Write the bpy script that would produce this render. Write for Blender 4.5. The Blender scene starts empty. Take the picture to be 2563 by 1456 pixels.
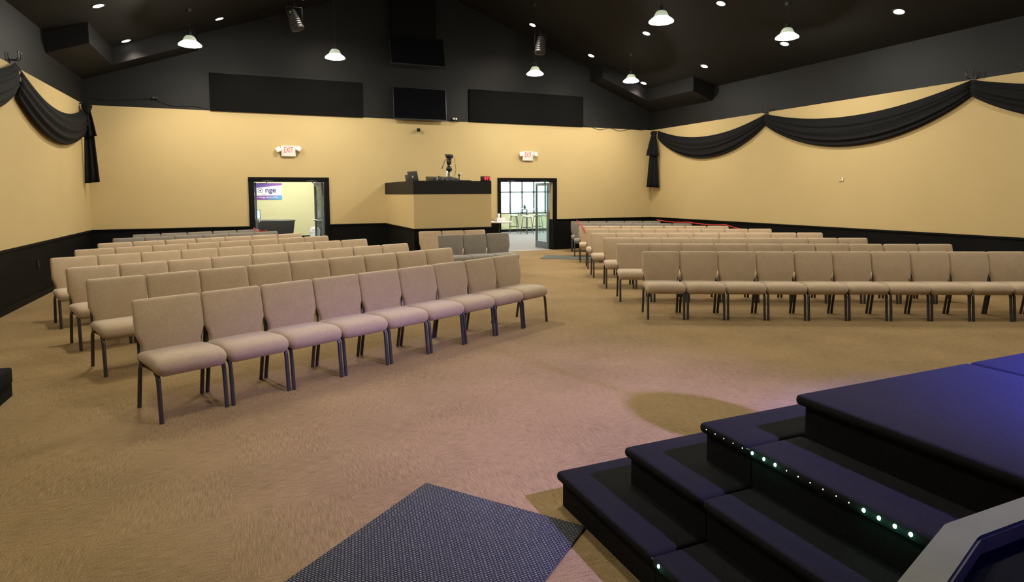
import bpy, bmesh, math, random
from mathutils import Vector, Matrix

random.seed(7)
S = bpy.context.scene
COL = S.collection
PI = math.pi

# ------------------------------------------------------------------ camera
F_PX, YAW, PITCH, ROLL = 1524.57, 0.409399, 0.073916, -0.004198
cam_data = bpy.data.cameras.new('camera')
cam = bpy.data.objects.new('camera', cam_data)
COL.objects.link(cam)
_f = Vector((math.sin(YAW) * math.cos(PITCH), math.cos(YAW) * math.cos(PITCH), -math.sin(PITCH)))
_r = Vector((math.cos(YAW), -math.sin(YAW), 0))
_u = _r.cross(_f)
_r2 = _r * math.cos(ROLL) + _u * math.sin(ROLL)
_u2 = -_r * math.sin(ROLL) + _u * math.cos(ROLL)
_m = Matrix((_r2, _u2, -_f)).transposed().to_4x4()
_m.translation = Vector((0, 0, 1.7))
cam.matrix_world = _m
cam_data.sensor_width = 36
cam_data.lens = F_PX / 2563 * 36
cam_data.shift_y = -132.211 / 2563
cam_data.clip_start = 0.05
cam_data.clip_end = 200
S.camera = cam

# ------------------------------------------------------------------ world (daylight beyond the foyer windows)
W = bpy.data.worlds.new('daylight')
S.world = W
W.use_nodes = True
bg = W.node_tree.nodes['Background']
bg.inputs['Color'].default_value = (0.80, 0.92, 1.0, 1)
bg.inputs['Strength'].default_value = 9.0

# ------------------------------------------------------------------ exposure and light levels
S.view_settings.view_transform = 'Standard'
S.view_settings.look = 'None'
S.view_settings.exposure = 0.0
S.view_settings.gamma = 1.0
S.view_settings.use_curve_mapping = False
S.cycles.use_light_tree = False
S.cycles.max_bounces = 5
S.cycles.diffuse_bounces = 3
S.cycles.glossy_bounces = 2
S.cycles.transmission_bounces = 3
S.cycles.transparent_max_bounces = 6
PENDANT_W = 72.0
PENDANT_SIDE_W = 87.0
PENDANT_RGB = (1.0, 0.95, 0.83)
CAN_W = 130.0
CAN_RGB = (1.0, 0.86, 0.72)
FOYER_W = 190.0
BLUE_W = 1500.0


def add_light(name, kind, loc, energy, color, parent=None, **kw):
    d = bpy.data.lights.new(name, kind)
    d.energy = energy
    d.color = color
    for k, v in kw.items():
        setattr(d, k, v)
    o = bpy.data.objects.new(name, d)
    COL.objects.link(o)
    o.location = loc
    o.parent = parent
    return o


def aim(o, target):
    v = Vector(target) - o.location
    o.rotation_euler = v.to_track_quat('-Z', 'Y').to_euler()


# ------------------------------------------------------------------ materials
MATS = {}


def base_mat(name, color, rough=0.6, metallic=0.0, spec=0.5):
    m = bpy.data.materials.new(name)
    m.use_nodes = True
    b = m.node_tree.nodes['Principled BSDF']
    b.inputs['Base Color'].default_value = (*color, 1)
    b.inputs['Roughness'].default_value = rough
    b.inputs['Metallic'].default_value = metallic
    b.inputs['Specular IOR Level'].default_value = spec
    MATS[name] = m
    return m, m.node_tree, b


def noisy(name, c1, c2, scale, rough=0.8, bump=0.0, bump_scale=None, spec=0.3, detail=4, metallic=0.0):
    m, nt, b = base_mat(name, c1, rough, metallic, spec)
    tc = nt.nodes.new('ShaderNodeTexCoord')
    n = nt.nodes.new('ShaderNodeTexNoise')
    n.inputs['Scale'].default_value = scale
    n.inputs['Detail'].default_value = detail
    nt.links.new(tc.outputs['Object'], n.inputs['Vector'])
    r = nt.nodes.new('ShaderNodeValToRGB')
    r.color_ramp.elements[0].position = 0.3
    r.color_ramp.elements[1].position = 0.7
    r.color_ramp.elements[0].color = (*c1, 1)
    r.color_ramp.elements[1].color = (*c2, 1)
    nt.links.new(n.outputs['Fac'], r.inputs['Fac'])
    nt.links.new(r.outputs['Color'], b.inputs['Base Color'])
    if bump:
        n2 = nt.nodes.new('ShaderNodeTexNoise')
        n2.inputs['Scale'].default_value = bump_scale or scale * 4
        n2.inputs['Detail'].default_value = 3
        nt.links.new(tc.outputs['Object'], n2.inputs['Vector'])
        bp = nt.nodes.new('ShaderNodeBump')
        bp.inputs['Strength'].default_value = bump
        bp.inputs['Distance'].default_value = 0.01
        nt.links.new(n2.outputs['Fac'], bp.inputs['Height'])
        nt.links.new(bp.outputs['Normal'], b.inputs['Normal'])
    return m


def emit(name, color, strength):
    m = bpy.data.materials.new(name)
    m.use_nodes = True
    nt = m.node_tree
    b = nt.nodes['Principled BSDF']
    b.inputs['Base Color'].default_value = (*color, 1)
    b.inputs['Emission Color'].default_value = (*color, 1)
    b.inputs['Emission Strength'].default_value = strength
    MATS[name] = m
    return m


def fabric(name, c1, c2):
    m, nt, b = base_mat(name, c1, 0.95, 0, 0.15)
    b.inputs['Sheen Weight'].default_value = 0.25
    b.inputs['Sheen Roughness'].default_value = 0.6
    tc = nt.nodes.new('ShaderNodeTexCoord')
    n = nt.nodes.new('ShaderNodeTexNoise')
    n.inputs['Scale'].default_value = 170
    n.inputs['Detail'].default_value = 5
    n2 = nt.nodes.new('ShaderNodeTexNoise')
    n2.inputs['Scale'].default_value = 9
    n2.inputs['Detail'].default_value = 3
    info = nt.nodes.new('ShaderNodeObjectInfo')
    addv = nt.nodes.new('ShaderNodeVectorMath')
    addv.operation = 'ADD'
    nt.links.new(tc.outputs['Object'], addv.inputs[0])
    mulr = nt.nodes.new('ShaderNodeVectorMath')
    mulr.operation = 'SCALE'
    mulr.inputs[0].default_value = (13, 7, 5)
    nt.links.new(info.outputs['Random'], mulr.inputs['Scale'])
    nt.links.new(mulr.outputs[0], addv.inputs[1])
    for q in (n, n2):
        nt.links.new(addv.outputs[0], q.inputs['Vector'])
    mix = nt.nodes.new('ShaderNodeMath')
    mix.operation = 'MULTIPLY_ADD'
    mix.inputs[1].default_value = 0.84
    nt.links.new(n.outputs['Fac'], mix.inputs[0])
    m2 = nt.nodes.new('ShaderNodeMath')
    m2.operation = 'MULTIPLY'
    m2.inputs[1].default_value = 0.16
    nt.links.new(n2.outputs['Fac'], m2.inputs[0])
    nt.links.new(m2.outputs[0], mix.inputs[2])
    r = nt.nodes.new('ShaderNodeValToRGB')
    r.color_ramp.elements[0].position = 0.33
    r.color_ramp.elements[1].position = 0.66
    r.color_ramp.elements[0].color = (*c1, 1)
    r.color_ramp.elements[1].color = (*c2, 1)
    nt.links.new(mix.outputs[0], r.inputs['Fac'])
    nt.links.new(r.outputs['Color'], b.inputs['Base Color'])
    bp = nt.nodes.new('ShaderNodeBump')
    bp.inputs['Strength'].default_value = 0.25
    bp.inputs['Distance'].default_value = 0.003
    nt.links.new(n.outputs['Fac'], bp.inputs['Height'])
    nt.links.new(bp.outputs['Normal'], b.inputs['Normal'])
    return m


def carpet_tiles(name, dark, light):
    """streaked loop carpet laid in quarter-turned squares"""
    m, nt, b = base_mat(name, dark, 0.95, 0, 0.1)
    L = nt.links
    geo = nt.nodes.new('ShaderNodeNewGeometry')
    chk = nt.nodes.new('ShaderNodeTexChecker')
    chk.inputs['Scale'].default_value = 1 / 0.61
    off = nt.nodes.new('ShaderNodeVectorMath')
    off.operation = 'ADD'
    off.inputs[1].default_value = (0.13, 0.21, 0.3)
    L.new(geo.outputs['Position'], off.inputs[0])
    L.new(off.outputs[0], chk.inputs['Vector'])
    streaks = []
    for sc in ((11, 150, 1), (150, 11, 1)):
        mp = nt.nodes.new('ShaderNodeMapping')
        mp.inputs['Scale'].default_value = sc
        L.new(geo.outputs['Position'], mp.inputs['Vector'])
        n = nt.nodes.new('ShaderNodeTexNoise')
        n.inputs['Scale'].default_value = 1.0
        n.inputs['Detail'].default_value = 3
        L.new(mp.outputs[0], n.inputs['Vector'])
        streaks.append(n)
    mx = nt.nodes.new('ShaderNodeMix')
    mx.data_type = 'FLOAT'
    L.new(chk.outputs['Fac'], mx.inputs[0])
    L.new(streaks[0].outputs['Fac'], mx.inputs[2])
    L.new(streaks[1].outputs['Fac'], mx.inputs[3])
    sp = nt.nodes.new('ShaderNodeTexNoise')
    sp.inputs['Scale'].default_value = 210
    sp.inputs['Detail'].default_value = 2
    L.new(geo.outputs['Position'], sp.inputs['Vector'])
    big = nt.nodes.new('ShaderNodeTexNoise')
    big.inputs['Scale'].default_value = 1.1
    big.inputs['Detail'].default_value = 3
    L.new(geo.outputs['Position'], big.inputs['Vector'])
    a = nt.nodes.new('ShaderNodeMath'); a.operation = 'MULTIPLY_ADD'; a.inputs[1].default_value = 0.30
    L.new(mx.outputs[0], a.inputs[0])
    c = nt.nodes.new('ShaderNodeMath'); c.operation = 'MULTIPLY_ADD'; c.inputs[1].default_value = 0.54
    L.new(sp.outputs['Fac'], c.inputs[0])
    d = nt.nodes.new('ShaderNodeMath'); d.operation = 'MULTIPLY'; d.inputs[1].default_value = 0.16
    L.new(big.outputs['Fac'], d.inputs[0])
    L.new(d.outputs[0], c.inputs[2])
    L.new(c.outputs[0], a.inputs[2])
    r = nt.nodes.new('ShaderNodeValToRGB')
    r.color_ramp.elements[0].position = 0.38
    r.color_ramp.elements[1].position = 0.60
    r.color_ramp.elements[0].color = (*dark, 1)
    r.color_ramp.elements[1].color = (*light, 1)
    L.new(a.outputs[0], r.inputs['Fac'])
    L.new(r.outputs['Color'], b.inputs['Base Color'])
    bp = nt.nodes.new('ShaderNodeBump')
    bp.inputs['Strength'].default_value = 0.5
    bp.inputs['Distance'].default_value = 0.006
    L.new(a.outputs[0], bp.inputs['Height'])
    L.new(bp.outputs['Normal'], b.inputs['Normal'])
    return m


def woven_mat(name):
    m, nt, b = base_mat(name, (0.02, 0.02, 0.02), 0.9, 0, 0.2)
    L = nt.links
    tc = nt.nodes.new('ShaderNodeTexCoord')
    br = nt.nodes.new('ShaderNodeTexBrick')
    br.inputs['Scale'].default_value = 1.0
    br.inputs['Color1'].default_value = (0.17, 0.17, 0.17, 1)
    br.inputs['Color2'].default_value = (0.11, 0.11, 0.115, 1)
    br.inputs['Mortar'].default_value = (0.006, 0.006, 0.007, 1)
    br.inputs['Brick Width'].default_value = 0.021
    br.inputs['Row Height'].default_value = 0.0115
    br.inputs['Mortar Size'].default_value = 0.0033
    br.inputs['Mortar Smooth'].default_value = 0.3
    L.new(tc.outputs['Object'], br.inputs['Vector'])
    L.new(br.outputs['Color'], b.inputs['Base Color'])
    bp = nt.nodes.new('ShaderNodeBump')
    bp.inputs['Strength'].default_value = 0.6
    bp.inputs['Distance'].default_value = 0.004
    bp.invert = True
    L.new(br.outputs['Fac'], bp.inputs['Height'])
    L.new(bp.outputs['Normal'], b.inputs['Normal'])
    return m


def glass(name, tint=(0.85, 0.95, 0.95)):
    m = bpy.data.materials.new(name)
    m.use_nodes = True
    nt = m.node_tree
    nt.nodes.clear()
    o = nt.nodes.new('ShaderNodeOutputMaterial')
    t = nt.nodes.new('ShaderNodeBsdfTransparent')
    t.inputs['Color'].default_value = (*tint, 1)
    g = nt.nodes.new('ShaderNodeBsdfGlossy')
    g.inputs['Roughness'].default_value = 0.02
    lw = nt.nodes.new('ShaderNodeLayerWeight')
    lw.inputs['Blend'].default_value = 0.5
    pw = nt.nodes.new('ShaderNodeMath'); pw.operation = 'POWER'; pw.inputs[1].default_value = 4.0
    nt.links.new(lw.outputs['Facing'], pw.inputs[0])
    fr = nt.nodes.new('ShaderNodeMath'); fr.operation = 'MULTIPLY_ADD'
    fr.inputs[1].default_value = 0.6
    fr.inputs[2].default_value = 0.04
    nt.links.new(pw.outputs[0], fr.inputs[0])
    mx = nt.nodes.new('ShaderNodeMixShader')
    nt.links.new(fr.outputs[0], mx.inputs[0])
    nt.links.new(t.outputs[0], mx.inputs[1])
    nt.links.new(g.outputs[0], mx.inputs[2])
    nt.links.new(mx.outputs[0], o.inputs['Surface'])
    MATS[name] = m
    return m


noisy('tan_paint', (0.510, 0.383, 0.176), (0.533, 0.401, 0.188), 1.3, 0.75, 0, None, 0.25)
noisy('black_paint', (0.0064, 0.0060, 0.0054), (0.0077, 0.0072, 0.0065), 2, 0.6, 0, None, 0.25)
noisy('black_wainscot', (0.0034, 0.0032, 0.0031), (0.0042, 0.0039, 0.0037), 2, 0.6, 0, None, 0.1)
noisy('black_ceiling', (0.0085, 0.008, 0.0075), (0.010, 0.0095, 0.009), 2, 0.7, 0, None, 0.2)
noisy('black_cloth', (0.0042, 0.0040, 0.0042), (0.0066, 0.0063, 0.0066), 60, 0.85, 0, None, 0.2)
noisy('panel_cloth', (0.0040, 0.0038, 0.0036), (0.0055, 0.0052, 0.0050), 60, 0.95, 0, None, 0.1)
carpet_tiles('brown_carpet', (0.128, 0.083, 0.036), (0.345, 0.232, 0.108))
noisy('foyer_carpet', (0.30, 0.27, 0.25), (0.42, 0.39, 0.37), 60, 0.95, 0.2, 150, 0.1)
noisy('stage_carpet', (0.0068, 0.0063, 0.0062), (0.0125, 0.0117, 0.0115), 140, 0.95, 0.4, 260, 0.1)
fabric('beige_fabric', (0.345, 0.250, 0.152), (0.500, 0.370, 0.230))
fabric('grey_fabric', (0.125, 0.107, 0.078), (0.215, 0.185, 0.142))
noisy('leg_metal', (0.030, 0.028, 0.028), (0.040, 0.037, 0.036), 30, 0.32, 0, None, 0.6)
noisy('chrome', (0.55, 0.55, 0.55), (0.65, 0.65, 0.65), 20, 0.2, 0, None, 0.5, 2, 1.0)
noisy('black_plastic', (0.010, 0.010, 0.010), (0.014, 0.014, 0.014), 40, 0.4, 0, None, 0.5)
noisy('dark_grey_plastic', (0.035, 0.034, 0.033), (0.045, 0.044, 0.043), 40, 0.45, 0, None, 0.5)
noisy('fixture_grey', (0.045, 0.042, 0.040), (0.06, 0.057, 0.054), 40, 0.5, 0, None, 0.5)
noisy('white_plastic', (0.74, 0.71, 0.64), (0.78, 0.75, 0.68), 40, 0.4, 0, None, 0.5)
noisy('bright_white', (0.80, 0.80, 0.80), (0.85, 0.85, 0.85), 20, 0.5, 0, None, 0.4)
noisy('grey_laminate', (0.165, 0.155, 0.132), (0.21, 0.197, 0.168), 9, 0.55, 0.05, 90, 0.4, 6)
noisy('dark_panel', (0.010, 0.010, 0.012), (0.015, 0.015, 0.017), 9, 0.9, 0, None, 0.1)
noisy('red_rope', (0.50, 0.030, 0.025), (0.62, 0.05, 0.04), 80, 0.7, 0, None, 0.3)
noisy('foyer_paint', (0.66, 0.63, 0.36), (0.69, 0.66, 0.39), 1.5, 0.8, 0.05, 90, 0.2)
noisy('foyer_ceiling', (0.75, 0.75, 0.72), (0.8, 0.8, 0.77), 8, 0.9, 0.1, 60, 0.1)
noisy('door_blue_grey', (0.15, 0.17, 0.185), (0.17, 0.19, 0.205), 8, 0.4, 0, None, 0.5)
noisy('stone', (0.10, 0.085, 0.065), (0.36, 0.32, 0.26), 9, 0.9, 0.5, 40, 0.2)
noisy('concrete', (0.45, 0.45, 0.43), (0.55, 0.55, 0.53), 3, 0.9, 0.1, 40, 0.2)
noisy('leaf_green', (0.03, 0.10, 0.03), (0.07, 0.17, 0.05), 30, 0.6, 0, None, 0.3)
noisy('purple_ink', (0.045, 0.022, 0.13), (0.05, 0.025, 0.14), 10, 0.6)
noisy('exit_red', (0.72, 0.10, 0.09), (0.76, 0.12, 0.11), 20, 0.5)
noisy('pale_logo', (0.45, 0.42, 0.38), (0.5, 0.47, 0.43), 20, 0.4)
noisy('wire_grey', (0.16, 0.15, 0.13), (0.2, 0.19, 0.17), 20, 0.5)
woven_mat('woven_mat')
noisy('flat_mat', (0.085, 0.090, 0.080), (0.12, 0.125, 0.11), 90, 0.9, 0.3, 200, 0.1)
_m, _nt, _b = base_mat('screen_black', (0.004, 0.004, 0.005), 0.06, 0, 0.5)
emit('lamp_white', (1.0, 0.98, 0.90), 14.0)
emit('rim_glow', (1.0, 1.0, 0.86), 3.2)
emit('can_lens', (1.0, 0.93, 0.88), 16.0)
emit('led_big', (0.30, 1.0, 0.72), 26.0)
emit('led_small', (0.55, 1.0, 0.80), 7.0)
emit('clock_red', (1.0, 0.03, 0.05), 2.2)
emit('led_green_dot', (0.3, 1.0, 0.1), 3.0)
emit('led_red_dot', (1.0, 0.05, 0.05), 2.0)
glass('clear_glass')
# refractor dome of the pendants: thin translucent acrylic lit from inside
_m = bpy.data.materials.new('acrylic_dome')
_m.use_nodes = True
_nt = _m.node_tree
_b = _nt.nodes['Principled BSDF']
_b.inputs['Base Color'].default_value = (0.75, 0.78, 0.68, 1)
_b.inputs['Roughness'].default_value = 0.35
_b.inputs['Emission Color'].default_value = (0.85, 1.0, 0.72, 1)
_b.inputs['Emission Strength'].default_value = 0.35
MATS['acrylic_dome'] = _m
for _n in ('lamp_white', 'rim_glow', 'can_lens', 'led_big', 'led_small', 'clock_red', 'led_green_dot', 'led_red_dot', 'acrylic_dome'):
    MATS[_n].cycles.emission_sampling = 'NONE'
# monitor picture: blue desktop
_m = bpy.data.materials.new('screen_blue')
_m.use_nodes = True
_nt = _m.node_tree
_b = _nt.nodes['Principled BSDF']
_tc = _nt.nodes.new('ShaderNodeTexCoord')
_w = _nt.nodes.new('ShaderNodeTexNoise')
_w.inputs['Scale'].default_value = 5
_r = _nt.nodes.new('ShaderNodeValToRGB')
_r.color_ramp.elements[0].color = (0.0, 0.06, 0.35, 1)
_r.color_ramp.elements[1].color = (0.25, 0.75, 1.0, 1)
_r.color_ramp.elements[0].position = 0.35
_r.color_ramp.elements[1].position = 0.65
_nt.links.new(_tc.outputs['Object'], _w.inputs['Vector'])
_nt.links.new(_w.outputs['Fac'], _r.inputs['Fac'])
_nt.links.new(_r.outputs['Color'], _b.inputs['Emission Color'])
_b.inputs['Emission Strength'].default_value = 1.2
MATS['screen_blue'] = _m
# banner print: purple to blue gradient
_m, _nt, _b = base_mat('banner_print', (0.2, 0.05, 0.4), 0.6)
_tc = _nt.nodes.new('ShaderNodeTexCoord')
_sx = _nt.nodes.new('ShaderNodeSeparateXYZ')
_nt.links.new(_tc.outputs['Generated'], _sx.inputs[0])
_sub = _nt.nodes.new('ShaderNodeMath'); _sub.operation = 'MULTIPLY_ADD'; _sub.inputs[1].default_value = -0.55
_nt.links.new(_sx.outputs['Z'], _sub.inputs[0])
_nt.links.new(_sx.outputs['X'], _sub.inputs[2])
_r = _nt.nodes.new('ShaderNodeValToRGB')
_r.color_ramp.elements[0].color = (0.06, 0.035, 0.22, 1)
_r.color_ramp.elements[0].position = 0.05
_r.color_ramp.elements[1].color = (0.10, 0.42, 0.72, 1)
_r.color_ramp.elements[1].position = 0.95
_e = _r.color_ramp.elements.new(0.48); _e.color = (0.24, 0.06, 0.33, 1)
_nt.links.new(_sub.outputs[0], _r.inputs['Fac'])
_nt.links.new(_r.outputs['Color'], _b.inputs['Base Color'])


# ------------------------------------------------------------------ mesh helpers
def finish(bm, name, mat, parent=None, smooth=False, loc=None, rot=None):
    me = bpy.data.meshes.new(name)
    bmesh.ops.recalc_face_normals(bm, faces=bm.faces)
    bm.to_mesh(me)
    bm.free()
    if isinstance(mat, (list, tuple)):
        for q in mat:
            me.materials.append(MATS[q])
    else:
        me.materials.append(MATS[mat])
    if smooth:
        for p in me.polygons:
            p.use_smooth = True
        try:
            me.set_sharp_from_angle(angle=math.radians(40))
        except Exception:
            pass
    return link(me, name, parent, loc, rot)


def link(me, name, parent=None, loc=None, rot=None):
    o = bpy.data.objects.new(name, me)
    COL.objects.link(o)
    o.parent = parent
    if loc is not None:
        o.location = loc
    if rot is not None:
        o.rotation_euler = rot
    return o


def tag(o, label, cat, group=None):
    o['label'] = label
    o['category'] = cat
    if group:
        o['group'] = group
    return o


def struct(o, label=None):
    o['kind'] = 'structure'
    if label:
        o['label'] = label
    return o


def thing(name, loc=(0, 0, 0), rotz=0.0, label=None, cat=None, group=None):
    o = bpy.data.objects.new(name, None)
    o.empty_display_size = 0.1
    COL.objects.link(o)
    o.location = loc
    o.rotation_euler = (0, 0, rotz)
    if label:
        tag(o, label, cat, group)
    return o


def add_box(bm, x0, x1, y0, y1, z0, z1, mi=0):
    v = [bm.verts.new(p) for p in ((x0, y0, z0), (x1, y0, z0), (x1, y1, z0), (x0, y1, z0),
                                   (x0, y0, z1), (x1, y0, z1), (x1, y1, z1), (x0, y1, z1))]
    fs = []
    for f in ((0, 3, 2, 1), (4, 5, 6, 7), (0, 1, 5, 4), (1, 2, 6, 5), (2, 3, 7, 6), (3, 0, 4, 7)):
        q = bm.faces.new([v[i] for i in f])
        q.material_index = mi
        fs.append(q)
    return v


def box(name, x0, x1, y0, y1, z0, z1, mat, parent=None, bevel=0.0, loc=None, rot=None):
    bm = bmesh.new()
    add_box(bm, x0, x1, y0, y1, z0, z1)
    if bevel:
        bmesh.ops.bevel(bm, geom=bm.edges[:], offset=bevel, segments=2, affect='EDGES', profile=0.6)
    return finish(bm, name, mat, parent, bool(bevel), loc, rot)


def add_prism(bm, poly, axis, a, b, mi=0):
    """poly: list of 2D points; axis 'x','y','z' is the extrusion axis from a to b"""
    def P(p, t):
        return {'x': (t, p[0], p[1]), 'y': (p[0], t, p[1]), 'z': (p[0], p[1], t)}[axis]
    A = [bm.verts.new(P(p, a)) for p in poly]
    B = [bm.verts.new(P(p, b)) for p in poly]
    n = len(poly)
    fs = [bm.faces.new(A), bm.faces.new(B[::-1])]
    for i in range(n):
        fs.append(bm.faces.new((A[i], B[i], B[(i + 1) % n], A[(i + 1) % n])))
    for f in fs:
        f.material_index = mi


def prism(name, poly, axis, a, b, mat, parent=None, bevel=0.0, loc=None, rot=None):
    bm = bmesh.new()
    add_prism(bm, poly, axis, a, b)
    if bevel:
        bmesh.ops.bevel(bm, geom=bm.edges[:], offset=bevel, segments=2, affect='EDGES', profile=0.6)
    return finish(bm, name, mat, parent, bool(bevel), loc, rot)


def add_tube(bm, pts, r, seg=8, cap=True):
    pts = [Vector(p) for p in pts]
    rings = []
    n = len(pts)
    ref = Vector((0, 0, 1))
    prev = None
    for i, p in enumerate(pts):
        t = (pts[min(i + 1, n - 1)] - pts[max(i - 1, 0)]).normalized()
        if prev is None:
            a = t.cross(ref)
            if a.length < 1e-3:
                a = t.cross(Vector((1, 0, 0)))
            a.normalize()
        else:
            a = prev - t * prev.dot(t)
            a.normalize()
        prev = a
        b = t.cross(a)
        rr = r[i] if isinstance(r, (list, tuple)) else r
        rings.append([bm.verts.new(p + (a * math.cos(2 * PI * k / seg) + b * math.sin(2 * PI * k / seg)) * rr) for k in range(seg)])
    for i in range(n - 1):
        for k in range(seg):
            bm.faces.new((rings[i][k], rings[i][(k + 1) % seg], rings[i + 1][(k + 1) % seg], rings[i + 1][k]))
    if cap:
        bm.faces.new(rings[0][::-1])
        bm.faces.new(rings[-1])


def tube(name, pts, r, mat, parent=None, seg=8, loc=None, rot=None):
    bm = bmesh.new()
    add_tube(bm, pts, r, seg)
    return finish(bm, name, mat, parent, True, loc, rot)


def add_lathe(bm, prof, seg=24, c=(0, 0, 0)):
    rings = []
    for r, z in prof:
        if r < 1e-5:
            rings.append([bm.verts.new((c[0], c[1], c[2] + z))])
        else:
            rings.append([bm.verts.new((c[0] + r * math.cos(2 * PI * k / seg), c[1] + r * math.sin(2 * PI * k / seg), c[2] + z)) for k in range(seg)])
    for a, b in zip(rings, rings[1:]):
        for k in range(seg):
            k2 = (k + 1) % seg
            if len(a) == 1 and len(b) == 1:
                continue
            if len(a) == 1:
                bm.faces.new((a[0], b[k2], b[k]))
            elif len(b) == 1:
                bm.faces.new((a[k], a[k2], b[0]))
            else:
                bm.faces.new((a[k], a[k2], b[k2], b[k]))


def lathe(name, prof, mat, parent=None, seg=24, loc=None, rot=None):
    bm = bmesh.new()
    add_lathe(bm, prof, seg)
    return finish(bm, name, mat, parent, True, loc, rot)


def add_rbox(bm, sx, sy, sz, r, n=(8, 8, 3), fn=None):
    """rounded box centred at the origin: cube grid pushed to a rounded shape, then fn(x,y,z)->xyz"""
    hx, hy, hz = sx / 2, sy / 2, sz / 2
    cache = {}

    def vert(x, y, z):
        k = (round(x, 5), round(y, 5), round(z, 5))
        if k not in cache:
            ix = max(-hx + r, min(hx - r, x)); iy = max(-hy + r, min(hy - r, y)); iz = max(-hz + r, min(hz - r, z))
            d = Vector((x - ix, y - iy, z - iz))
            p = Vector((ix, iy, iz))
            if d.length > 1e-9:
                d.normalize()
                p += d * r
            q = fn(*p) if fn else p
            cache[k] = bm.verts.new(q)
        return cache[k]

    def ticks(h, k):
        t = [-h, -h + r * 0.35, -h + r]
        a = -h + r
        b = h - r
        t += [a + (b - a) * i / k for i in range(1, k)]
        t += [h - r, h - r * 0.35, h]
        return t
    X, Y, Z = ticks(hx, n[0]), ticks(hy, n[1]), ticks(hz, n[2])

    def quad(a, b, c, d):
        q = []
        for v in (a, b, c, d):
            if v not in q:
                q.append(v)
        if len(q) >= 3:
            try:
                bm.faces.new(q)
            except ValueError:
                pass
    for s in (-hz, hz):
        for i in range(len(X) - 1):
            for j in range(len(Y) - 1):
                quad(vert(X[i], Y[j], s), vert(X[i + 1], Y[j], s), vert(X[i + 1], Y[j + 1], s), vert(X[i], Y[j + 1], s))
    for s in (-hy, hy):
        for i in range(len(X) - 1):
            for j in range(len(Z) - 1):
                quad(vert(X[i], s, Z[j]), vert(X[i + 1], s, Z[j]), vert(X[i + 1], s, Z[j + 1]), vert(X[i], s, Z[j + 1]))
    for s in (-hx, hx):
        for i in range(len(Y) - 1):
            for j in range(len(Z) - 1):
                quad(vert(s, Y[i], Z[j]), vert(s, Y[i + 1], Z[j]), vert(s, Y[i + 1], Z[j + 1]), vert(s, Y[i], Z[j + 1]))


def rbox(name, sx, sy, sz, r, mat, parent=None, n=(4, 4, 2), fn=None, loc=None, rot=None):
    bm = bmesh.new()
    add_rbox(bm, sx, sy, sz, r, n, fn)
    return finish(bm, name, mat, parent, True, loc, rot)


def text_mesh(name, body, size, mat, parent=None, extrude=0.002, bold=0.0, loc=None, rot=None, align='CENTER', sx=1.0):
    cu = bpy.data.curves.new(name, 'FONT')
    cu.body = body
    cu.size = size
    cu.extrude = extrude
    cu.offset = bold
    cu.align_x = align
    cu.align_y = 'CENTER'
    t = bpy.data.objects.new(name + '_src', cu)
    COL.objects.link(t)
    me = bpy.data.meshes.new_from_object(t.evaluated_get(bpy.context.evaluated_depsgraph_get()))
    bpy.data.objects.remove(t)
    me.name = name
    me.materials.clear()
    me.materials.append(MATS[mat])
    o = link(me, name, parent, loc, rot)
    o.scale = (sx, 1, 1)
    return o


def copy_tree(o, parent=None):
    c = o.copy()
    COL.objects.link(c)
    c.parent = parent
    for ch in list(o.children):
        copy_tree(ch, c)
    return c


# ------------------------------------------------------------------ room dimensions
XL, XR, YB, YF = -3.214, 11.93, 16.243, -6.0
XC = (XL + XR) / 2
ZW, ZT = 0.913, 3.678          # wainscot top, top of the tan band


def ceil_z(x):
    return 4.95 + 0.36 * (6.6 - abs(x - XC))


ZE = ceil_z(XL)                # height of the ceiling at the side walls
ZR = ceil_z(XC)
T = 0.2
D1 = (0.17, 1.83, 2.0)         # left doorway x0,x1,height
D2 = (6.70, 8.374, 2.02)       # right doorway

# ------------------------------------------------------------------ structure
struct(box('floor', XL - T, XR + T, YF - T, YB, -0.15, 0.0, 'brown_carpet'), 'brown streaked carpet floor of the hall')


def banded_wall(name, axis, at, a0, a1, doors=()):
    """bands of black wainscot, tan paint and black upper wall, with doorways left open"""
    bm = bmesh.new()
    zs = [(0, ZW, 0), (ZW, ZT, 1), (ZT, ZE, 2)]
    cuts = sorted([(d[0], d[1], d[2]) for d in doors])
    edges = [a0] + [v for d in cuts for v in (d[0], d[1])] + [a1]
    for i in range(len(edges) - 1):
        p, q = edges[i], edges[i + 1]
        hole = None
        for d in cuts:
            if abs(p - d[0]) < 1e-6 and abs(q - d[1]) < 1e-6:
                hole = d[2]
        for z0, z1, mi in zs:
            if hole is not None:
                if z1 <= hole:
                    continue
                z0 = max(z0, hole)
            if axis == 'x':
                add_box(bm, p, q, at, at + T, z0, z1, mi)
            else:
                add_box(bm, at, at + (T if at > 0 else -T), p, q, z0, z1, mi)
    if axis == 'x':
        add_prism(bm, [(a0, ZE), (a1, ZE), (XC, ZR)], 'y', at, at + T, 2)
    return struct(finish(bm, name, ['black_wainscot', 'tan_paint', 'black_paint']))


banded_wall('wall_back', 'x', YB, XL, XR, (D1, D2))['label'] = 'tan back wall with black wainscot and black upper gable'
banded_wall('wall_left', 'y', XL, YF, YB)['label'] = 'tan left wall with black wainscot and black upper band'
banded_wall('wall_right', 'y', XR, YF, YB)['label'] = 'tan right wall with black wainscot and black upper band'
banded_wall('wall_front', 'x', YF - T, XL, XR)['label'] = 'tan wall behind the stage'

bm = bmesh.new()
for s in (-1, 1):
    xe = XL - T if s < 0 else XR + T
    add_prism(bm, [(xe, ceil_z(xe)), (XC, ZR), (XC, ZR + 0.2), (xe, ceil_z(xe) + 0.2)], 'y', YF - T, YB + T)
struct(finish(bm, 'ceiling', 'black_ceiling'), 'black sloped ceiling planes rising to a ridge')

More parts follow.
